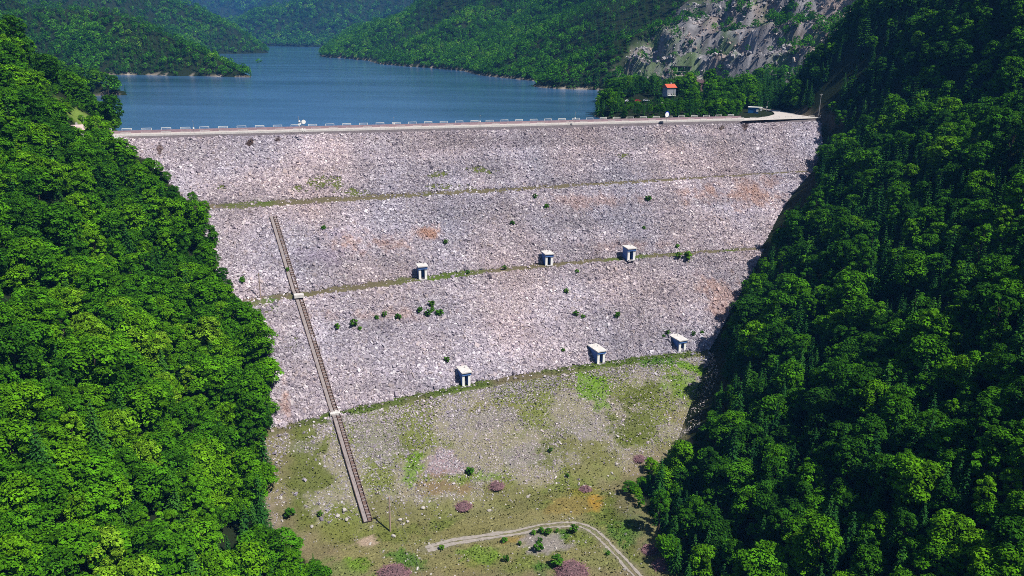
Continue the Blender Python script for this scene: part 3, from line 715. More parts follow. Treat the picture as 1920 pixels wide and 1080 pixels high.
hp = house('villa', 1254, 180, 'tall pale villa under a bright orange red roof among the grove trees', 6.4, 5.0, 5.6, M_ROOFR, plain('villa_wall_shade', (.24,.25,.30), .8, .2), .45)  # shade on the villa's front is put into the grey-blue wall colour
house('cottage', 1311, 172, 'dark mauve roofed cottage half hidden in trees right of the villa', 4.6, 5, 6.0, M_ROOFB, M_ROOFB, -.9)
house('keeper_house', 139, 254, 'little pinkish white keeper house on the wooded knoll at the left end of the dam', 5.4, 3.8, 2.4, plain('pink_roof', (.45,.36,.36), .8, .15), M_CONC, .7)
# rock gallery portal on the quarry road
p = hit(1275, 134, terrain); e = tag(empty('road_gallery', (p[0], p[1]-2, p[2]), -.1), 'dark open fronted road gallery with pale pillars cut into the quarry slope', 'gallery')
mb = MB(); mb.box((0,1.5,1.9), (17,.3,3.8)); mb.build('back_wall', M_DARK, e)
mb = MB(); mb.box((0,0,4.0), (17.6,4.2,.4)); mb.build('roof', M_DARK, e)
mb = MB(); mb.box((0,-.2,-.1), (17.6,4.4,.4)); mb.build('floor_slab', M_CONC, e)
for k in range(4):
    mb = MB(); mb.box((-8+k*5.3,-1.7,1.95), (.45,.45,3.7)); mb.build('pillar', M_CONC, e)
p0 = at(1236,194,1.5); p1 = at(1292,193.5,1.5)
mb = MB(); mb.tube([(p0[0],p0[1],1.6),(p1[0],p1[1],1.6)], .35, 4); tag(mb.build('boundary_wall', M_WHITE), 'thin white boundary wall between the villa and the lower grove', 'wall')

# parked cars by the grove
def car(px, py, col, label, rz):
    p = hit(px, py, terrain); e = tag(empty('parked_car', (p[0],p[1],p[2]+.02), rz), label, 'car', 'cars parked in the grove')
    cm = plain('car_paint_'+label.split()[1], col, .3, .05, 1, spec=.5)
    def prof(P, w, name, mat, par):
        mb = MB(); n = len(P); vs = [(a, -w/2, z) for a, z in P]+[(a, w/2, z) for a, z in P]
        mb.add(vs, [tuple(range(n)), tuple(range(2*n-1, n-1, -1))]+[(i, n+i, n+(i+1)%n, (i+1)%n) for i in range(n)]); return mb.build(name, mat, par)
    prof([(-2.1,.35),(2.1,.35),(2.15,.7),(1.2,.9),(.6,1.4),(-1.0,1.42),(-1.75,.95),(-2.12,.9)], 1.7, 'body', cm, e)
    prof([(-1.5,.95),(1.05,.93),(.55,1.35),(-.95,1.37)], 1.73, 'window', M_DARK, e)
    for sx in (-1.3, 1.3):
        for sy in (-.8, .8):
            mb = MB(); mb.tube([(sx,sy-.1,.32),(sx,sy+.1,.32)], .32, 12); mb.build('wheel', M_DARK, e)
car(1178, 191, (.7,.7,.75), 'small white car parked at the left edge of the grove clearing', .1)
car(1196, 191, (.35,.03,.03), 'small red car parked between the two pale cars', .2)
car(1212, 190, (.55,.58,.62), 'small silver car parked nearest the villa', -.1)

# ------------------------------------------------------------------ meadow: wheel ruts, stones, tufts
def smooth_path(P, n):
    P = np.asarray(P); t = np.arange(len(P)); q = np.linspace(0, len(P)-1, n)
    i = np.clip(q.astype(int), 0, len(P)-2); f = (q-i)[:, None]
    a, b_, c, d = P[np.clip(i-1, 0, None)], P[i], P[i+1], P[np.clip(i+2, None, len(P)-1)]
    return .5*((2*b_)+(-a+c)*f+(2*a-5*b_+4*c-d)*f**2+(-a+3*b_-3*c+d)*f**3)
tp = smooth_path(TRACK, 260); tt = np.gradient(tp, axis=0); tt /= np.linalg.norm(tt, axis=1)[:, None]; tn = np.stack([-tt[:, 1], tt[:, 0]], -1)
s = np.arange(len(tp)); VV = []; FQ = []
for off in (-.8, .8):
    wob = fbm(s/9., s*0+off*7, 33)*.35; wd = np.clip(.33+.35*fbm(s/3., s*0+off, 34)+.35*sstep(90, 20, s), .1, 1); b0 = len(VV)*2
    A = tp+tn*(off+wob-wd)[:, None]; B = tp+tn*(off+wob+wd)[:, None]
    for a_, b_ in zip(A, B): VV += [a_, b_]
VV = np.array(VV); zz = ground(VV[:, 0], VV[:, 1])+.07
V3 = np.concatenate([VV, zz[:, None]], 1); n = len(tp)
for r_ in (0, 1):
    i = np.arange(n-1)*2+r_*2*n; FQ.append(np.stack([i, i+1, i+3, i+2], -1))
tag(obj_np('dirt_track', V3, np.concatenate(FQ), M_TRACK), kind='structure')

def stone_mesh(seed, name='boulder'):
    import bmesh
    bm = bmesh.new(); bmesh.ops.create_icosphere(bm, subdivisions=2, radius=.5); r = random.Random(seed)
    pl = [(Vector((r.gauss(0,1), r.gauss(0,1), r.gauss(0,1))).normalized(), r.uniform(.28,.42)) for _ in range(9)]
    for v in bm.verts:
        for nrm, d in pl:
            k = v.co.dot(nrm)
            if k > d: v.co -= nrm*(k-d)
        v.co.z *= .75
    me = bpy.data.meshes.new(name); bm.to_mesh(me); bm.free(); me.materials.append(M_STONE); return me
SM = [stone_mesh(k) for k in range(5)]
for k, (px, py, s, lab) in enumerate([(1156,871,2.0,'flattish pale boulder nearest the lower forest edge'),(1147,888,1.5,'rounded pale boulder above a grey one near the forest edge'),(1140,893,1.1,'small grey boulder touching a larger rounded one near the forest edge'),
        (948,869,1.3,'single pale boulder on grey gravel in the middle of the lower slope'),(952,890,1.2,'dark sided boulder left of centre on the lower slope'),(692,878,1.2,'pale boulder just right of the stairway, halfway down its last flight'),
        (738,1006,1.8,'flat white boulder just below the meadow power pole'),(645,958,2.2,'broad grey boulder left of the stairway foot'),(650,975,1.8,'pale boulder nearest the left of the stairway foot'),
        (633,968,1.6,'whitish boulder in the heap beside the stairway foot'),(750,975,1.6,'white boulder in the rubble right of the meadow pole'),(757,983,1.3,'grey boulder at the lower edge of the rubble right of the pole'),
        (764,979,1.4,'rightmost pale boulder of the rubble by the meadow pole'),(585,988,1.5,'pale boulder in the grass near the left tree edge'),(990,932,1.3,'upright grey boulder below the round brush heap'),
        (1007,955,1.0,'little white boulder above the dirt track'),(1031,919,1.1,'grey boulder between two brush heaps'),(975,925,1.0,'small boulder in a short row below the brush heap'),
        (917,958,1.6,'pale boulder above the left end of the dirt track'),(793,953,1.6,'tall white boulder right of the pole'),(889,723,1.3,'white boulder on the lowest ledge beside a gauge house'),(1076,880,.9,'small pale boulder mid slope right of the grey gravel')]):
    s *= .82; p = hit(px, py); o = link(bpy.data.objects.new('boulder', SM[k % 5])); o.location = (p[0], p[1], p[2]+s*.12)
    o.scale = (s, s*random.uniform(.8, 1.1), s*random.uniform(.75, 1)); o.rotation_euler = (0, 0, random.uniform(0, 6)); tag(o, lab, 'boulder', 'boulders on the lower slope and meadow')
# loose small stones, uncountable
N = 3200; x = rng.uniform(-80, 70, N); y = rng.uniform(150, 262, N); gzz = ground(x, y); px, py, _ = proj(x, y, gzz)
k = inside(px, py, OPEN_PX) & (y < line_y(3, x)-2) & (fbm(x/7, y/7, 200, 3) > rng.uniform(-.35, .6, N)); x, y, gzz = x[k], y[k], gzz[k]
sz = np.clip(rng.lognormal(-1.35, .4, len(x)), .15, .8)
V, Fq, Cc = stones(x, y, gzz+sz*.1, sz, np.array([[.42,.40,.385]])*rng.uniform(.5, 1.2, (len(x), 1)))
tag(obj_np('loose_stones', V, Fq, M_ROCK, cols=Cc), 'small pale stones strewn over the lower slope and meadow', 'stones', kind='stuff')
N = 90000; x = rng.uniform(-80, 78, N); y = rng.uniform(165, 268, N); gzz = ground(x, y); px, py, _ = proj(x, y, gzz); _c, rk = surface(x, y, gzz)
k = inside(px, py, OPEN_PX) & (y < line_y(3, x)-1.5) & (rk*1.1+.25*fbm(x/4, y/4, 220) > rng.uniform(.1, 1.1, N)); x, y, gzz = x[k], y[k], gzz[k]
sz = rng.uniform(.16, .42, len(x)); V, Fq, Cc = stones(x, y, gzz+sz*.05, sz, np.array([[.30,.275,.28]])*rng.uniform(.5, 1.5, (len(x), 1)))
tag(obj_np('gravel', V, Fq, M_ROCK, cols=Cc), 'grey lilac gravel on the bare parts of the lower slope', 'gravel', kind='stuff')
# grass tufts
N = 110000; x = rng.uniform(-85, 75, N); y = rng.uniform(148, 268, N); gzz = ground(x, y); px, py, _ = proj(x, y, gzz)
sc, rk = surface(x, y, gzz); green = sc[:, 1]/(sc.sum(1)+1e-6)
k = inside(px, py, OPEN_PX) & (y < line_y(3, x)+2.5) & (rng.uniform(.33, .58, N) < green) & (near_poly(x, y, TRACK) > 1.3); x, y, gzz, sc = x[k], y[k], gzz[k], sc[k]
n = len(x); w = rng.uniform(.12, .34, n); h = rng.uniform(.1, .32, n); a = rng.uniform(0, 6.28, n)
vx, vy = np.cos(a)*w, np.sin(a)*w; V = np.stack([np.stack([x-vx, y-vy, gzz], -1), np.stack([x+vx, y+vy, gzz], -1), np.stack([x+vx*.9+.1, y+vy*.9+vx, gzz+h], -1), np.stack([x-vx*.9+.1, y-vy*.9+vx, gzz+h], -1)], 1)
Cc = np.repeat(sc*rng.uniform(.8, 1.5, (n, 1)), 4, 0)
tag(obj_np('grass_tufts', V.reshape(-1, 3), np.arange(n*4).reshape(-1, 4), M_ROCK, cols=Cc), 'short olive and green grass tufts over the lower slope and meadow', 'grass', kind='stuff')

# brush heaps
def brush(px, py, w, h, label, seed):
    p = hit(px, py); r = random.Random(seed); e = tag(empty('brush_heap', tuple(p), r.uniform(0, 3)), label, 'brush heap', 'heaps of cut dead branches')
    mb = MB()
    for k in range(int(150*w/3)):
        a = r.uniform(0, 6.283); rr = math.sqrt(r.random())*w*.5; hz = h*(1-(rr/(w*.5))**2)*r.uniform(.1, 1)
        L = r.uniform(.5, 1.6)*(.6+w*.12); th = r.gauss(math.pi/4 if seed % 2 else 1.2, .8); el = r.gauss(0, .35); d = Vector((math.cos(th)*math.cos(el), math.sin(th)*math.cos(el), math.sin(el)))*L*.5
        c = Vector((rr*math.cos(a), rr*math.sin(a), hz+.1)); mid = c+Vector((r.gauss(0,.12), r.gauss(0,.12), r.gauss(0,.1)))
        mb.tube([tuple(c-d), tuple(mid), tuple(c+d)], r.uniform(.035, .075), 4, .02)
    mb.build('branches', M_TWIG, e)
    mb = MB(); n = 14
    ring = [[(w*.46*q*math.cos(a*6.283/n)*(1+.1*math.sin(a*5+seed)), w*.46*q*math.sin(a*6.283/n), h*.8*(1-q*q)-.1) for a in range(n)] for q in (1, .75, .45)]
    mb.add(sum(ring, [])+[(0,0,h*.8)], [(i*n+a, i*n+(a+1)%n, (i+1)*n+(a+1)%n, (i+1)*n+a) for i in range(2) for a in range(n)]+[(2*n+a, 2*n+(a+1)%n, 3*n) for a in range(n)])
    mb.build('litter_core', M_TWIGD, e)
M_TWIGD = plain('matted_litter', (.13,.08,.09), .95, .5, 2.5, .5)
brush(931, 912, 4.4, 1.6, 'round reddish heap of cut branches in the middle of the lower slope', 1)
brush(868, 950, 4.8, 1.5, 'mauve heap of cut branches just above the left end of the dirt track', 2)
brush(1098, 918, 3.6, 1.0, 'small low heap of branches left of the orange grass', 3)
brush(1072, 1074, 9.0, 2.6, 'largest heap of dead branches at the bottom of the meadow inside the track bend', 5)
brush(738, 1080, 8.6, 2.2, 'broad mauve heap of branches at the bottom left of the meadow', 4)
brush(1218, 1033, 4.4, 1.6, 'heap of branches beside the forest edge right of the track', 6)
brush(1242, 1060, 5.0, 1.0, 'low spread of dead branches at the forest edge nearest the bottom', 7)
brush(1198, 861, 4.0, 1.2, 'reddish heap of branches against the top of the lower right trees', 8)

# ------------------------------------------------------------------ trees: prototypes
def cards(C, Nn, size, asp=1.0, tone=None):
    """leaf clumps: one bent quad each at C facing about Nn"""
    n = len(C); Nn = Nn/np.maximum(np.linalg.norm(Nn, axis=1, keepdims=True), 1e-6)
    rv = rng.normal(0, 1, (n, 3)); A = np.cross(Nn, rv); A /= np.linalg.norm(A, axis=1, keepdims=True); B = np.cross(Nn, A)
    s = size[:, None]; a = A*s*.5; b = B*s*.5*asp; j = lambda: 1+rng.uniform(-.3, .3, (n, 1))
    V = np.stack([C-a*j()-b*.3, C-b*j(), C+a*j()+b*.3-Nn*s*.12, C+b*j()], 1)
    return V.reshape(-1, 3), np.repeat(tone, 4)
def crown_mesh(name, V, T, mat):
    V = V.astype(np.float32)
    return mesh_np(name, V, np.arange(len(V)).reshape(-1, 4), mat, extra={'tone': T})
def broad(name, h, R, nb, nl, ls, narrow=1.0, layered=.5, seed=0, mat=None):
    ls = ls*1.25 if ls < .6 else ls
    """trunk + limbs mesh, crown mesh"""
    r = np.random.default_rng(seed); cb = h*.22; ch = (h-cb)/2; C = []; Nn = []; T = []; S = []; tips = []
    for k in range(nb):
        u = (k+.5)/nb; zz = -1+2*(u**.8); th = k*2.399+r.normal(0, .4); rr = math.sqrt(max(0, 1-zz*zz*.92))
        rad = r.uniform(.55, .95); cx = R*rr*math.cos(th)*rad; cy = R*rr*math.sin(th)*rad; cz = cb+ch+ch*zz*r.uniform(.82, 1.0)*.88
        br = R*r.uniform(.26, .46)*(1.0 if narrow == 1 else .8); tips.append((cx, cy, cz)); tone = np.clip(r.normal(.5, .2), 0, 1)
        d = r.normal(0, 1, (nl, 3)); d[:, 2] = np.abs(d[:, 2])*1.0-.35; d /= np.linalg.norm(d, axis=1, keepdims=True)
        q = d*br*r.uniform(.65, 1.08, (nl, 1)); q[:, 2] *= (.95-layered*.5)
        out = np.array([cx, cy, 0])/max(R, .1); q[:, 2] -= layered*.35*(q @ out)
        C.append(q+[cx, cy, cz]); nn = d*[1, 1, 1.6]+[0, 0, layered]; Nn.append(nn+r.normal(0, .35, nn.shape)); T.append(np.clip(tone+r.normal(0, .16, nl), 0, 1)); S.append(ls*r.uniform(.6, 1.35, nl))
    V, T = cards(np.concatenate(C), np.concatenate(Nn), np.concatenate(S), .8, np.concatenate(T))
    mb = MB(); mb.tube([(0,0,-.6),(.05,.02,h*.3),(-.05,.05,h*.6),(0,0,h*.85)], h*.017+.05, 7, .04)
    for q in tips[::max(1, nb//7)]:
        b0 = (0, 0, min(q[2]*.6, h*.55)); mb.tube([b0, (q[0]*.5, q[1]*.5, (b0[2]+q[2])*.52), q], .08, 5, .025)
    return crown_mesh(name, V, T, mat or M_LEAF), mb.mesh('trunk', M_BARK)
def spruce(name, h, R, tiers, per, seg, ls, seed=0):
    r = np.random.default_rng(seed); C = []; Nn = []; T = []; S = []
    for t_ in range(tiers):
        u = (t_+.3)/tiers; z0 = h*(.1+.9*u); rad = R*(1-u)**.85*r.uniform(.85, 1.1)+.12; n = max(4, int(per*(1-u*.6)))
        tn = np.clip(r.normal(.5, .12), 0, 1)
        for b in range(n):
            th = b*6.283/n+r.uniform(0, 6.283/n)+t_; L = rad*r.uniform(.75, 1.12); m = max(2, int(seg*(1-u*.5)))
            s = (np.arange(m)+.6)/m; lat = r.normal(0, .11, m)*L*(1.1-s)*1.6
            x = np.cos(th)*L*s-np.sin(th)*lat; y = np.sin(th)*L*s+np.cos(th)*lat; z = z0-L*.42*s**1.3+L*.10*s**3
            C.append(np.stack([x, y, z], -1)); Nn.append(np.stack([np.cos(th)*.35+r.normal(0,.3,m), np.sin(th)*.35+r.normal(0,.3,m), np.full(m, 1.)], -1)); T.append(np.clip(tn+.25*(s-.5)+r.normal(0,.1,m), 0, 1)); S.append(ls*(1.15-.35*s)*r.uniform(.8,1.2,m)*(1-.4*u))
    V, T = cards(np.concatenate(C), np.concatenate(Nn), np.concatenate(S), .7, np.concatenate(T))
    mb = MB(); mb.tube([(0,0,-.6),(0,0,h*.5),(0,0,h*.98)], h*.016+.04, 6, .03)
    return crown_mesh(name, V, T, M_NEEDLE), mb.mesh('trunk', M_BARK)
P_B = [broad('crown', 10.5, 4.1, 30, 120, .42, layered=.7, seed=1), broad('crown', 11.5, 3.7, 30, 120, .40, layered=.3, seed=2), broad('crown', 9.5, 4.2, 28, 130, .40, layered=1.0, seed=3),
       broad('crown', 12.0, 3.2, 30, 110, .38, layered=.4, seed=4), broad('crown', 8.5, 3.4, 24, 120, .36, layered=.6, seed=5), broad('crown', 12.5, 2.5, 26, 110, .36, narrow=.8, layered=.2, seed=6), broad('crown', 7.5, 2.4, 20, 110, .34, narrow=.8, layered=.5, seed=8)]
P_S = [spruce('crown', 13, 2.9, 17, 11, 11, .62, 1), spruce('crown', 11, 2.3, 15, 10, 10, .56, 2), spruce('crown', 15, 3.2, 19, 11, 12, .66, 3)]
# lighter ones for the far shores
F_B = [broad('crown', 10.0, 3.9, 16, 22, .95, layered=.4, seed=11, mat=M_LEAFF), broad('crown', 11.0, 3.3, 15, 22, .9, layered=.3, seed=12, mat=M_LEAFF), broad('crown', 8.5, 3.6, 14, 22, .9, layered=.7, seed=13, mat=M_LEAFF)]
F_S = [spruce('crown', 12, 2.4, 9, 7, 4, 1.0, 14), spruce('crown', 14, 2.7, 10, 7, 4, 1.1, 15)]
def place_tree(name, pr, loc, s, rz, label, cat, group):
    e = empty(name, loc, rz); e.scale = (s, s, s); tag(e, label, cat, group)
    c = link(bpy.data.objects.new('crown', pr[0]), e); link(bpy.data.objects.new('trunk', pr[1]), e); return e

# ------------------------------------------------------------------ where trees stand
def sites(x0, x1, y0, y1, sp, seed):
    r = np.random.default_rng(seed); X, Y = np.meshgrid(np.arange(x0, x1, sp), np.arange(y0, y1, sp))
    X = X+r.uniform(-.46, .46, X.shape)*sp; Y = Y+r.uniform(-.46, .46, Y.shape)*sp; return X.ravel(), Y.ravel()
def visible(x, y, z, h, steps=40, slack=7.):
    px, py, d = proj(x, y, z+h*.6); ok = (px > -70) & (px < 1990) & (py > -70) & (py < 1160) & (d > 20)
    r = ok.copy(); i = np.where(ok)[0]; X, Y, Z = x[i], y[i], z[i]+h
    vis = np.ones(len(i), bool)
    for s in np.linspace(.12, .97, steps):
        gx_, gy_, gz_ = X*s, Y*s, CAM[2]+(Z-CAM[2])*s
        far = np.hypot(X, Y)*(1-s) > 16
        vis &= ~(far & (gz_+slack < ground(gx_, gy_)))
    r[i] = vis; return r
def tree_ok(x, y, z, R=None, h=9.):
    R = np.where(x > 0, 4.2, 3.4) if R is None else R
    """not on open ground, road, quarry, water or hiding the open ground"""
    up = y > line_y(0, x)+1
    ok = np.where(up, z > -4.8, True)
    ok &= ~((np.abs(y-line_y(0, x)-CRW/2) < CRW/2+4) & (x > XC0-2) & (x < XC1+6))
    for dx in (-.75, 0, .75):
        for dz in (0, .5, .95):
            pz = z+h*dz; px, py, d = proj(x, y, pz); ok &= ~((~up) & inside(px+dx*R/d*FPX, py, OPEN_PX))
    ok &= ~((~up) & (dam_z(x, y) > z+.5) & (np.abs(x) < 150) & inside(*proj(x, y, dam_z(x, y))[:2], OPEN_PX))
    px, py, d = proj(x, y, z+.3); ok &= ~(up & (y < 480) & inside(px, py, [(1375,235),(1372,222),(1398,203),(1470,208),(1575,215),(1600,221),(1600,235)]))
    ok &= (np.hypot(x-KN[0], y-KN[1]) > 2)
    return ok
near = {'b': [], 's': []}
x, y = sites(-330, 330, 70, 620, 3.75, 5)
z = np.maximum(terrain(x, y), np.where((y < line_y(0, x)) & (y > line_y(4, x)-8), dam_z(x, y), -1e3))
ok = tree_ok(x, y, z) & (quarry_mask(x, y) < .25)
sml = ~ok & tree_ok(x, y, z, 1.9, 4.2) & (quarry_mask(x, y) < .25) & (y < line_y(0, x)+60); ok |= sml
# keep buildings clear of trees in front of them
for (hx, hy, w, dd) in [(*hit(1254,180,terrain)[:2], 6, 18), (*hit(1311,172,terrain)[:2], 4, 9), (*hit(1194,191,terrain)[:2], 8, 9), (*hit(139,254,terrain)[:2], 5, 16)]:
    ok &= ~((np.abs(x-hx*(y/hy)) < w) & (y < hy+6) & (y > hy-dd))
ok &= ~((np.abs(x-T3.x) < 2.5) & (np.abs(y-T3.y) < 6))
x, y, z, sml = x[ok], y[ok], z[ok], sml[ok]; v = visible(x, y, z, 9.); x, y, z, sml = x[v], y[v], z[v], sml[v]
px, py, d = proj(x, y, z)
spr = sstep(-.2, .5, fbm(x/32, y/32, 301)); isS = rng.uniform(0, 1, len(x)) < (.10+.30*spr+.20*(x > 0)+.25*((px > 1080) & (px < 1450) & (y > 380))+.4*((y > 395) & (px > 1420)))  # last term adds dark spruces to deepen the shade on the mountain
sc = np.clip(rng.lognormal(-.24, .24, len(x)), .45, 1.4)*(1+.08*(x < 0)); sc = np.where(sml, rng.uniform(.36, .52, len(x)), sc); appar = sc/d
for (a0, a1, yy) in ((1228, 1290, hit(1254,180,terrain)[1]), (1298, 1330, hit(1311,172,terrain)[1]), (1160, 1228, hit(1194,191,terrain)[1])):
    lowm = (px > a0) & (px < a1) & (y < yy) & (y > line_y(0, x)+3); sc = np.where(lowm, sc*(.56 if a0 != 1160 else .4), sc)
kd = np.hypot(x-KN[0], y-KN[1]); sc = np.where(kd < 22, sc*.32, sc)
print('near trees', len(x), 'spruce', isS.sum())
toneword = ['deep green', 'mid green', 'fresh green', 'bright yellow green']
shape_b = ['spreading tree with layered boughs', 'tall rounded tree', 'wide tree with fanned boughs', 'slender tall tree', 'compact round tree', 'narrow upright tree', 'small slim young tree']
def zone(px, py, x, y):
    if y > line_y(0, x)+1:
        if x < -100: return 'beyond the dam\'s left end'
        if px < 1400: return 'in the grove behind the dam crest'
        return 'on the shaded mountain beyond the crest'
    side = 'left bank' if x < 0 else 'right bank'
    edge = (px > 330 and px < 960) if x < 0 else (px < 1480 and px > 960)
    lev = 'level with the crest' if py < 330 else 'level with the upper ledges' if py < 560 else 'level with the lower ledge' if py < 780 else 'level with the meadow'
    return f"{'edging' if edge else 'deep in'} {side} forest, {lev}"
used = set(); stuffN = []
rzs = rng.uniform(0, 6.283, len(x))
kindB = rng.choice(len(P_B), len(x), p=[.22,.17,.2,.13,.13,.08,.07]); kindS = rng.choice(3, len(x), p=[.4,.35,.25])
kindB = np.where((x > 0) & (rng.uniform(0, 1, len(x)) < .35), rng.choice([3, 5, 6, 1], len(x)), kindB)
order = np.argsort(-appar); cnt = {'b': 0, 's': 0}
lone = {}
for i in order:
    k = 's' if isS[i] else 'b'
    inframe = 0 < px[i] < 1920 and 0 < py[i] < 1100
    if cnt[k] < (295 if k == 'b' else 200) and inframe: cnt[k] += 1
    else: used.add(i); continue
    loc = (float(x[i]), float(y[i]), float(z[i]-.3)); zn = zone(px[i], py[i], x[i], y[i])
    if k == 'b': place_tree('broadleaf_tree', P_B[kindB[i]], loc, float(sc[i]), float(rzs[i]), f'{shape_b[kindB[i]]} {zn}', 'broadleaf tree', f'broadleaf trees {zn}: {shape_b[kindB[i]]}')
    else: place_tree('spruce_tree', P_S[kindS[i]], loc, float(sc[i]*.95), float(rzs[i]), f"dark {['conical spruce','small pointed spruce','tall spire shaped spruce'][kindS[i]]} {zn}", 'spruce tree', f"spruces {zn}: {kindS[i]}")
rest = np.array(sorted(used), int)

def gn_wood(name, protos, x, y, z, s, rz, idx, label, cat):
    """an uncountable wood: the same trees set at points by geometry nodes"""
    m = bpy.data.meshes.new(name); m.vertices.add(len(x)); m.vertices.foreach_set('co', np.stack([x, y, z], -1).astype(np.float32).ravel())
    for nm, ty, arr in (('sc', 'FLOAT', s), ('rz', 'FLOAT', rz), ('id_', 'INT', idx)):
        a = m.attributes.new(nm, ty, 'POINT'); a.data.foreach_set('value', np.ascontiguousarray(arr, np.int32 if ty == 'INT' else np.float32))
    o = link(bpy.data.objects.new(name, m)); tag(o, label, cat, kind='stuff')
    g = bpy.data.node_groups.new(name, 'GeometryNodeTree'); g.interface.new_socket('Geometry', in_out='INPUT', socket_type='NodeSocketGeometry'); g.interface.new_socket('Geometry', in_out='OUTPUT', socket_type='NodeSocketGeometry')
    gi = g.nodes.new('NodeGroupInput'); go = g.nodes.new('NodeGroupOutput'); jn = None
    mp_ = g.nodes.new('GeometryNodeInstanceOnPoints'); g.links.new(gi.outputs[0], mp_.inputs['Points'])
    g2i = g.nodes.new('GeometryNodeJoinGeometry')
    for pr in reversed(protos):
        oi = g.nodes.new('GeometryNodeObjectInfo'); oi.transform_space = 'ORIGINAL'; oi.inputs['Object'].default_value = pr; oi.inputs['As Instance'].default_value = True
        g.links.new(oi.outputs['Geometry'], g2i.inputs[0])
    g.links.new(g2i.outputs[0], mp_.inputs['Instance']); mp_.inputs['Pick Instance'].default_value = True
    def attr(nm, ty):
        a = g.nodes.new('GeometryNodeInputNamedAttribute'); a.data_type = ty; a.inputs[0].default_value = nm
        return [q for q in a.outputs if q.enabled and q.name == 'Attribute'][0]
    g.links.new(attr('id_', 'INT'), mp_.inputs['Instance Index'])
    cx = g.nodes.new('ShaderNodeCombineXYZ'); g.links.new(attr('rz', 'FLOAT'), cx.inputs[2]); g.links.new(cx.outputs[0], mp_.inputs['Rotation'])
    g.links.new(attr('sc', 'FLOAT'), mp_.inputs['Scale']); g.links.new(mp_.outputs[0], go.inputs[0])
    md = o.modifiers.new('wood', 'NODES'); md.node_group = g; return o
def crown_of(mesh):
    return next(o for o in COL.objects if o.data is mesh)
PB = [crown_of(p[0]) if any(o.data is p[0] for o in COL.objects) else None for p in P_B]; PB = [p for p in PB if p]
PS = [crown_of(p[0]) for p in P_S if any(o.data is p[0] for o in COL.objects)]
pb = rest[~isS[rest]]; ps = rest[isS[rest]]
gn_wood('broadleaf_forest', PB, x[pb], y[pb], z[pb]-.3, sc[pb], rzs[pb], kindB[pb] % len(PB), 'dense broadleaf forest filling both banks beside the dam', 'forest')
if len(ps): gn_wood('spruce_forest', PS, x[ps], y[ps], z[ps]-.3, sc[ps]*.95, rzs[ps], kindS[ps] % len(PS), 'scattered dark spruces among the broadleaf forest on both banks', 'forest')

# far shores: a few real lighter trees stand at the water's edge; the woods use them
FP = []
spots = [(222,186),(205,184),(488,150),(470,151),(1075,186)]
for k, (pr, nm) in enumerate(zip(F_B+F_S, ['broadleaf_tree']*3+['spruce_tree']*2)):
    p = hit(*spots[k], terrain)
    lab = ['round tree at the very tip of the near wooded cape','slim tree just left of the cape\'s tip','last low tree at the tip of the middle promontory','pointed spruce near the tip of the middle promontory','pointed spruce on the far bank beside the tan rock cutting'][k]
    e = place_tree(nm, pr, (p[0], p[1], max(p[2], -4.6)), .95, k*1.3, lab, 'broadleaf tree' if k < 3 else 'spruce tree', 'trees at the water\'s edge'); FP.append(e.children[0] if e.children[0].name.startswith('crown') else e.children[1])
def far_wood(name, box, sp, s0, prob_s, label, seed, cond=None):
    x, y = sites(*box, sp, seed); z = terrain(x, y); ok = (z > -4.9) & (y > 560+0*x)
    if cond is not None: ok &= cond(x, y, z)
    qm = quarry_mask(x, y); ok &= fbm(x/17, y/17, 77, 3)*.9+rng.uniform(-.25, .3, len(x)) > sstep(.1, .6, qm)*.34-.32
    x, y, z = x[ok], y[ok], z[ok]; v = visible(x, y, z, 10*s0, 50, 5.); x, y, z = x[v], y[v], z[v]
    n = len(x); q = fbm(x/110, y/110, seed+3); isS = rng.uniform(0, 1, n) < np.clip(prob_s+1.4*q+.004*(z-40), 0.02, .95)
    idx = np.where(isS, rng.choice([3, 4], n), rng.choice(3, n)); s = s0*rng.uniform(.7, 1.25, n)
    print(name, n)
    gn_wood(name, FP, x, y, z-.3, s, rng.uniform(0, 6.28, n), idx, label, 'forest')
far_wood('promontory_forest', (-800, -150, 560, 1250), 4.5, .76, .62, 'dark spruce and beech wood covering the middle promontory', 21, lambda x, y, z: y < 1200-.0*x)
far_wood('right_shore_forest', (-150, 520, 560, 1250), 4.7, .74, .5, 'mixed wood climbing the right shore above the lake and quarry benches', 22)
far_wood('inner_right_forest', (-700, 900, 1250, 2250), 6.4, 1.0, .5, 'mixed wood on the long right hand hillside farther up the lake', 23, lambda x, y, z: x > -430+(2000-y)*.1)
far_wood('inner_left_forest', (-1700, -430, 1200, 2250), 6.4, 1.0, .4, 'wood on the steep left hillside behind the promontory', 24)
far_wood('hazy_forest', (-2600, 1600, 2250, 3600), 10.5, 1.7, .35, 'bluish wood on the hill closing the head of the lake', 25)
far_wood('distant_forest', (-3200, 2600, 3600, 5000), 19, 3.0, .3, 'blue hazy wood on the farthest mountains', 26)

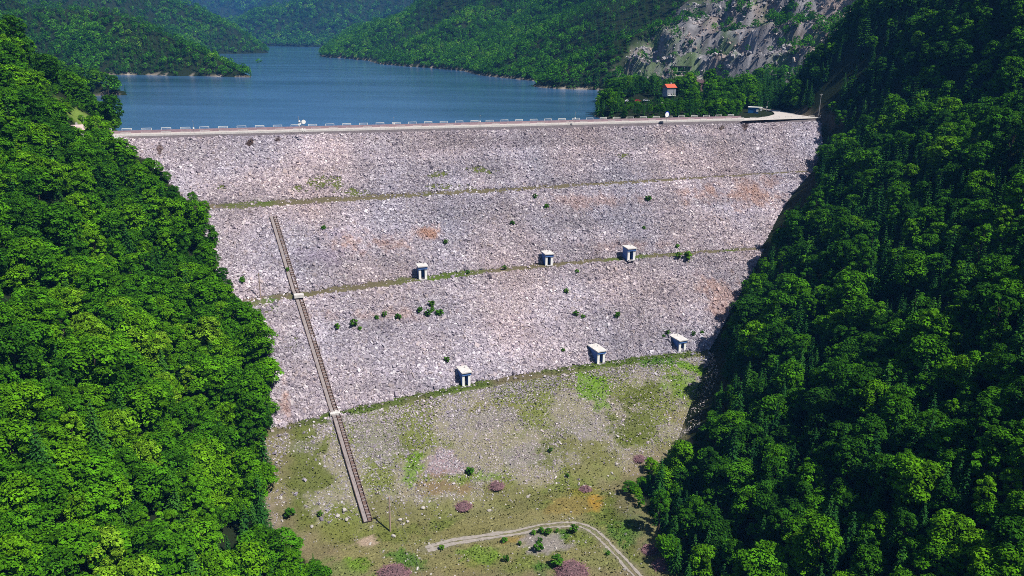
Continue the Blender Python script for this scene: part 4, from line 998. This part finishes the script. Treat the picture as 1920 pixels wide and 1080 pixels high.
# ------------------------------------------------------------------ shrubs on the dam face
def bush_mesh(seed, R, conif=False):
    c, tkm = broad('foliage', R*2.2, R, 9, 60, .26, seed=seed, layered=.3, mat=M_BUSH); return c, tkm
BM = [bush_mesh(51, .9), bush_mesh(52, .8), bush_mesh(53, 1.0)]
SH = [(607,431,1.0,'lone shrub right of the stairway below the upper ledge'),(1025,393,1.3,'dark shrub high on the face left of centre line of the two rusty stains'),(1003,373,.9,'small shrub just under the upper ledge above a darker shrub'),
      (1215,378,1.5,'largest dark shrub high on the face below the upper ledge'),(960,423,1.1,'shrub between the upper and middle ledges left of a darker one'),(836,459,.9,'small shrub above and right of the stubby gauge house'),
      (1207,430,.9,'small shrub above the right gauge house'),(1288,489,2.1,'biggest shrub clump just under the right of the middle ledge'),(1272,487,1.3,'shrub left of the biggest clump under the middle ledge'),(1270,465,1.0,'shrub on the middle ledge above the biggest clump'),
      (877,514,.9,'round shrub on the middle ledge right of the stubby gauge house'),(946,506,.8,'small shrub on the middle ledge left of the middle gauge house'),(1082,512,.9,'shrub just below the middle ledge between two gauge houses'),(1062,551,1.2,'shrub mid face between the middle and lowest ledges'),
      (809,577,1.1,'upper shrub of the cluster of five between the lower ledges'),(811,585,1.0,'centre shrub of the cluster of five'),(788,588,1.3,'leftmost shrub of the cluster of five'),(803,594,1.1,'lower dark shrub of the cluster of five'),(824,593,1.5,'rightmost and largest shrub of the cluster of five'),
      (746,601,1.3,'bright shrub left of the cluster of five'),(721,595,.9,'small bright shrub right of a dark one'),(706,599,.9,'small dark shrub third from the stairway'),(632,618,1.2,'dark shrub nearest the stairway between the lower ledges'),(665,615,1.3,'bright double shrub right of the one nearest the stairway'),
      (675,619,.8,'little shrub touching the bright double shrub'),(1157,597,1.4,'shrub on bare stone above the second gauge house of the lowest ledge'),(1080,594,1.0,'left shrub of the pair right of face centre'),(1093,597,.9,'right shrub of the pair right of face centre'),(1056,660,.8,'tiny dark shrub above the lowest ledge'),
      (838,680,.9,'small shrub left of the gauge house that stands alone'),(455,531,1.3,'shrub at the foot of the bank left of the ledge pole'),(540,511,1.0,'tuft beside the stairway above the middle ledge'),(1300,630,.8,'upper shrub behind the rightmost gauge house'),(1316,626,.8,'shrub right of the rightmost gauge house'),(1244,634,.8,'dark tuft left of the rightmost gauge house'),(1252,628,.8,'dark tuft nearest the rightmost gauge house roof'),
      (881,889,1.3,'dark bluish shrub on the lower slope'),(1014,1000,1.0,'yellowish shrub inside the track bend'),(1028,1003,.9,'brownish shrub beside the yellowish one'),(1000,1002,.8,'leftmost shrub of the row inside the track bend'),(1044,998,.7,'small dark shrub under the track'),(1076,1000,1.1,'green shrub at the top of the track bend'),
      (946,1017,.9,'shrub below the track on lime grass'),(1010,1034,1.5,'largest green shrub inside the track bend'),(949,1053,.8,'shrub low in the meadow left of the largest brush heap'),(1045,1062,1.8,'leafy shrub touching the largest brush heap'),(975,1022,.7,'tiny shrub left of the bare patch'),(1012,1018,.7,'tiny shrub on the bare patch'),(1140,1040,.7,'tiny dark shrub near the track bend'),
      (544,972,1.6,'dark shrub by the left tree edge'),(600,968,.7,'tiny shrub in the left grass'),(828,1030,.8,'tuft shrub below the left end of the track'),(1063,895,.7,'tiny shrub above the small low brush heap'),(1032,848,.7,'tiny dark shrub on the lower slope right of centre')]
for k, (px, py, s, lab) in enumerate(SH):
    p = hit(px, py); e = empty('shrub', (p[0], p[1], p[2]-.2), k*1.7); e.scale = (s, s, s*(1.15 if k % 3 else .9)); tag(e, lab, 'shrub', 'shrubs rooted in the dam and meadow')
    link(bpy.data.objects.new('foliage', BM[k % 3][0]), e); link(bpy.data.objects.new('stem', BM[k % 3][1]), e)

# ------------------------------------------------------------------ air
hm = bpy.data.materials.new('haze_air'); hm.use_nodes = True; t = hm.node_tree; t.nodes.clear()
pv = node(t, 'ShaderNodeVolumePrincipled'); pv.inputs['Color'].default_value = (.11,.38,1,1); pv.inputs['Density'].default_value = .00010; pv.inputs['Anisotropy'].default_value = 0
ho = node(t, 'ShaderNodeOutputMaterial'); t.links.new(pv.outputs[0], ho.inputs['Volume'])
mb = MB(); mb.box((0, 3350, 420), (12600, 7600, 1060)); tag(mb.build('haze', hm), 'pale blue haze lying in the air over the valley', 'haze', kind='stuff')
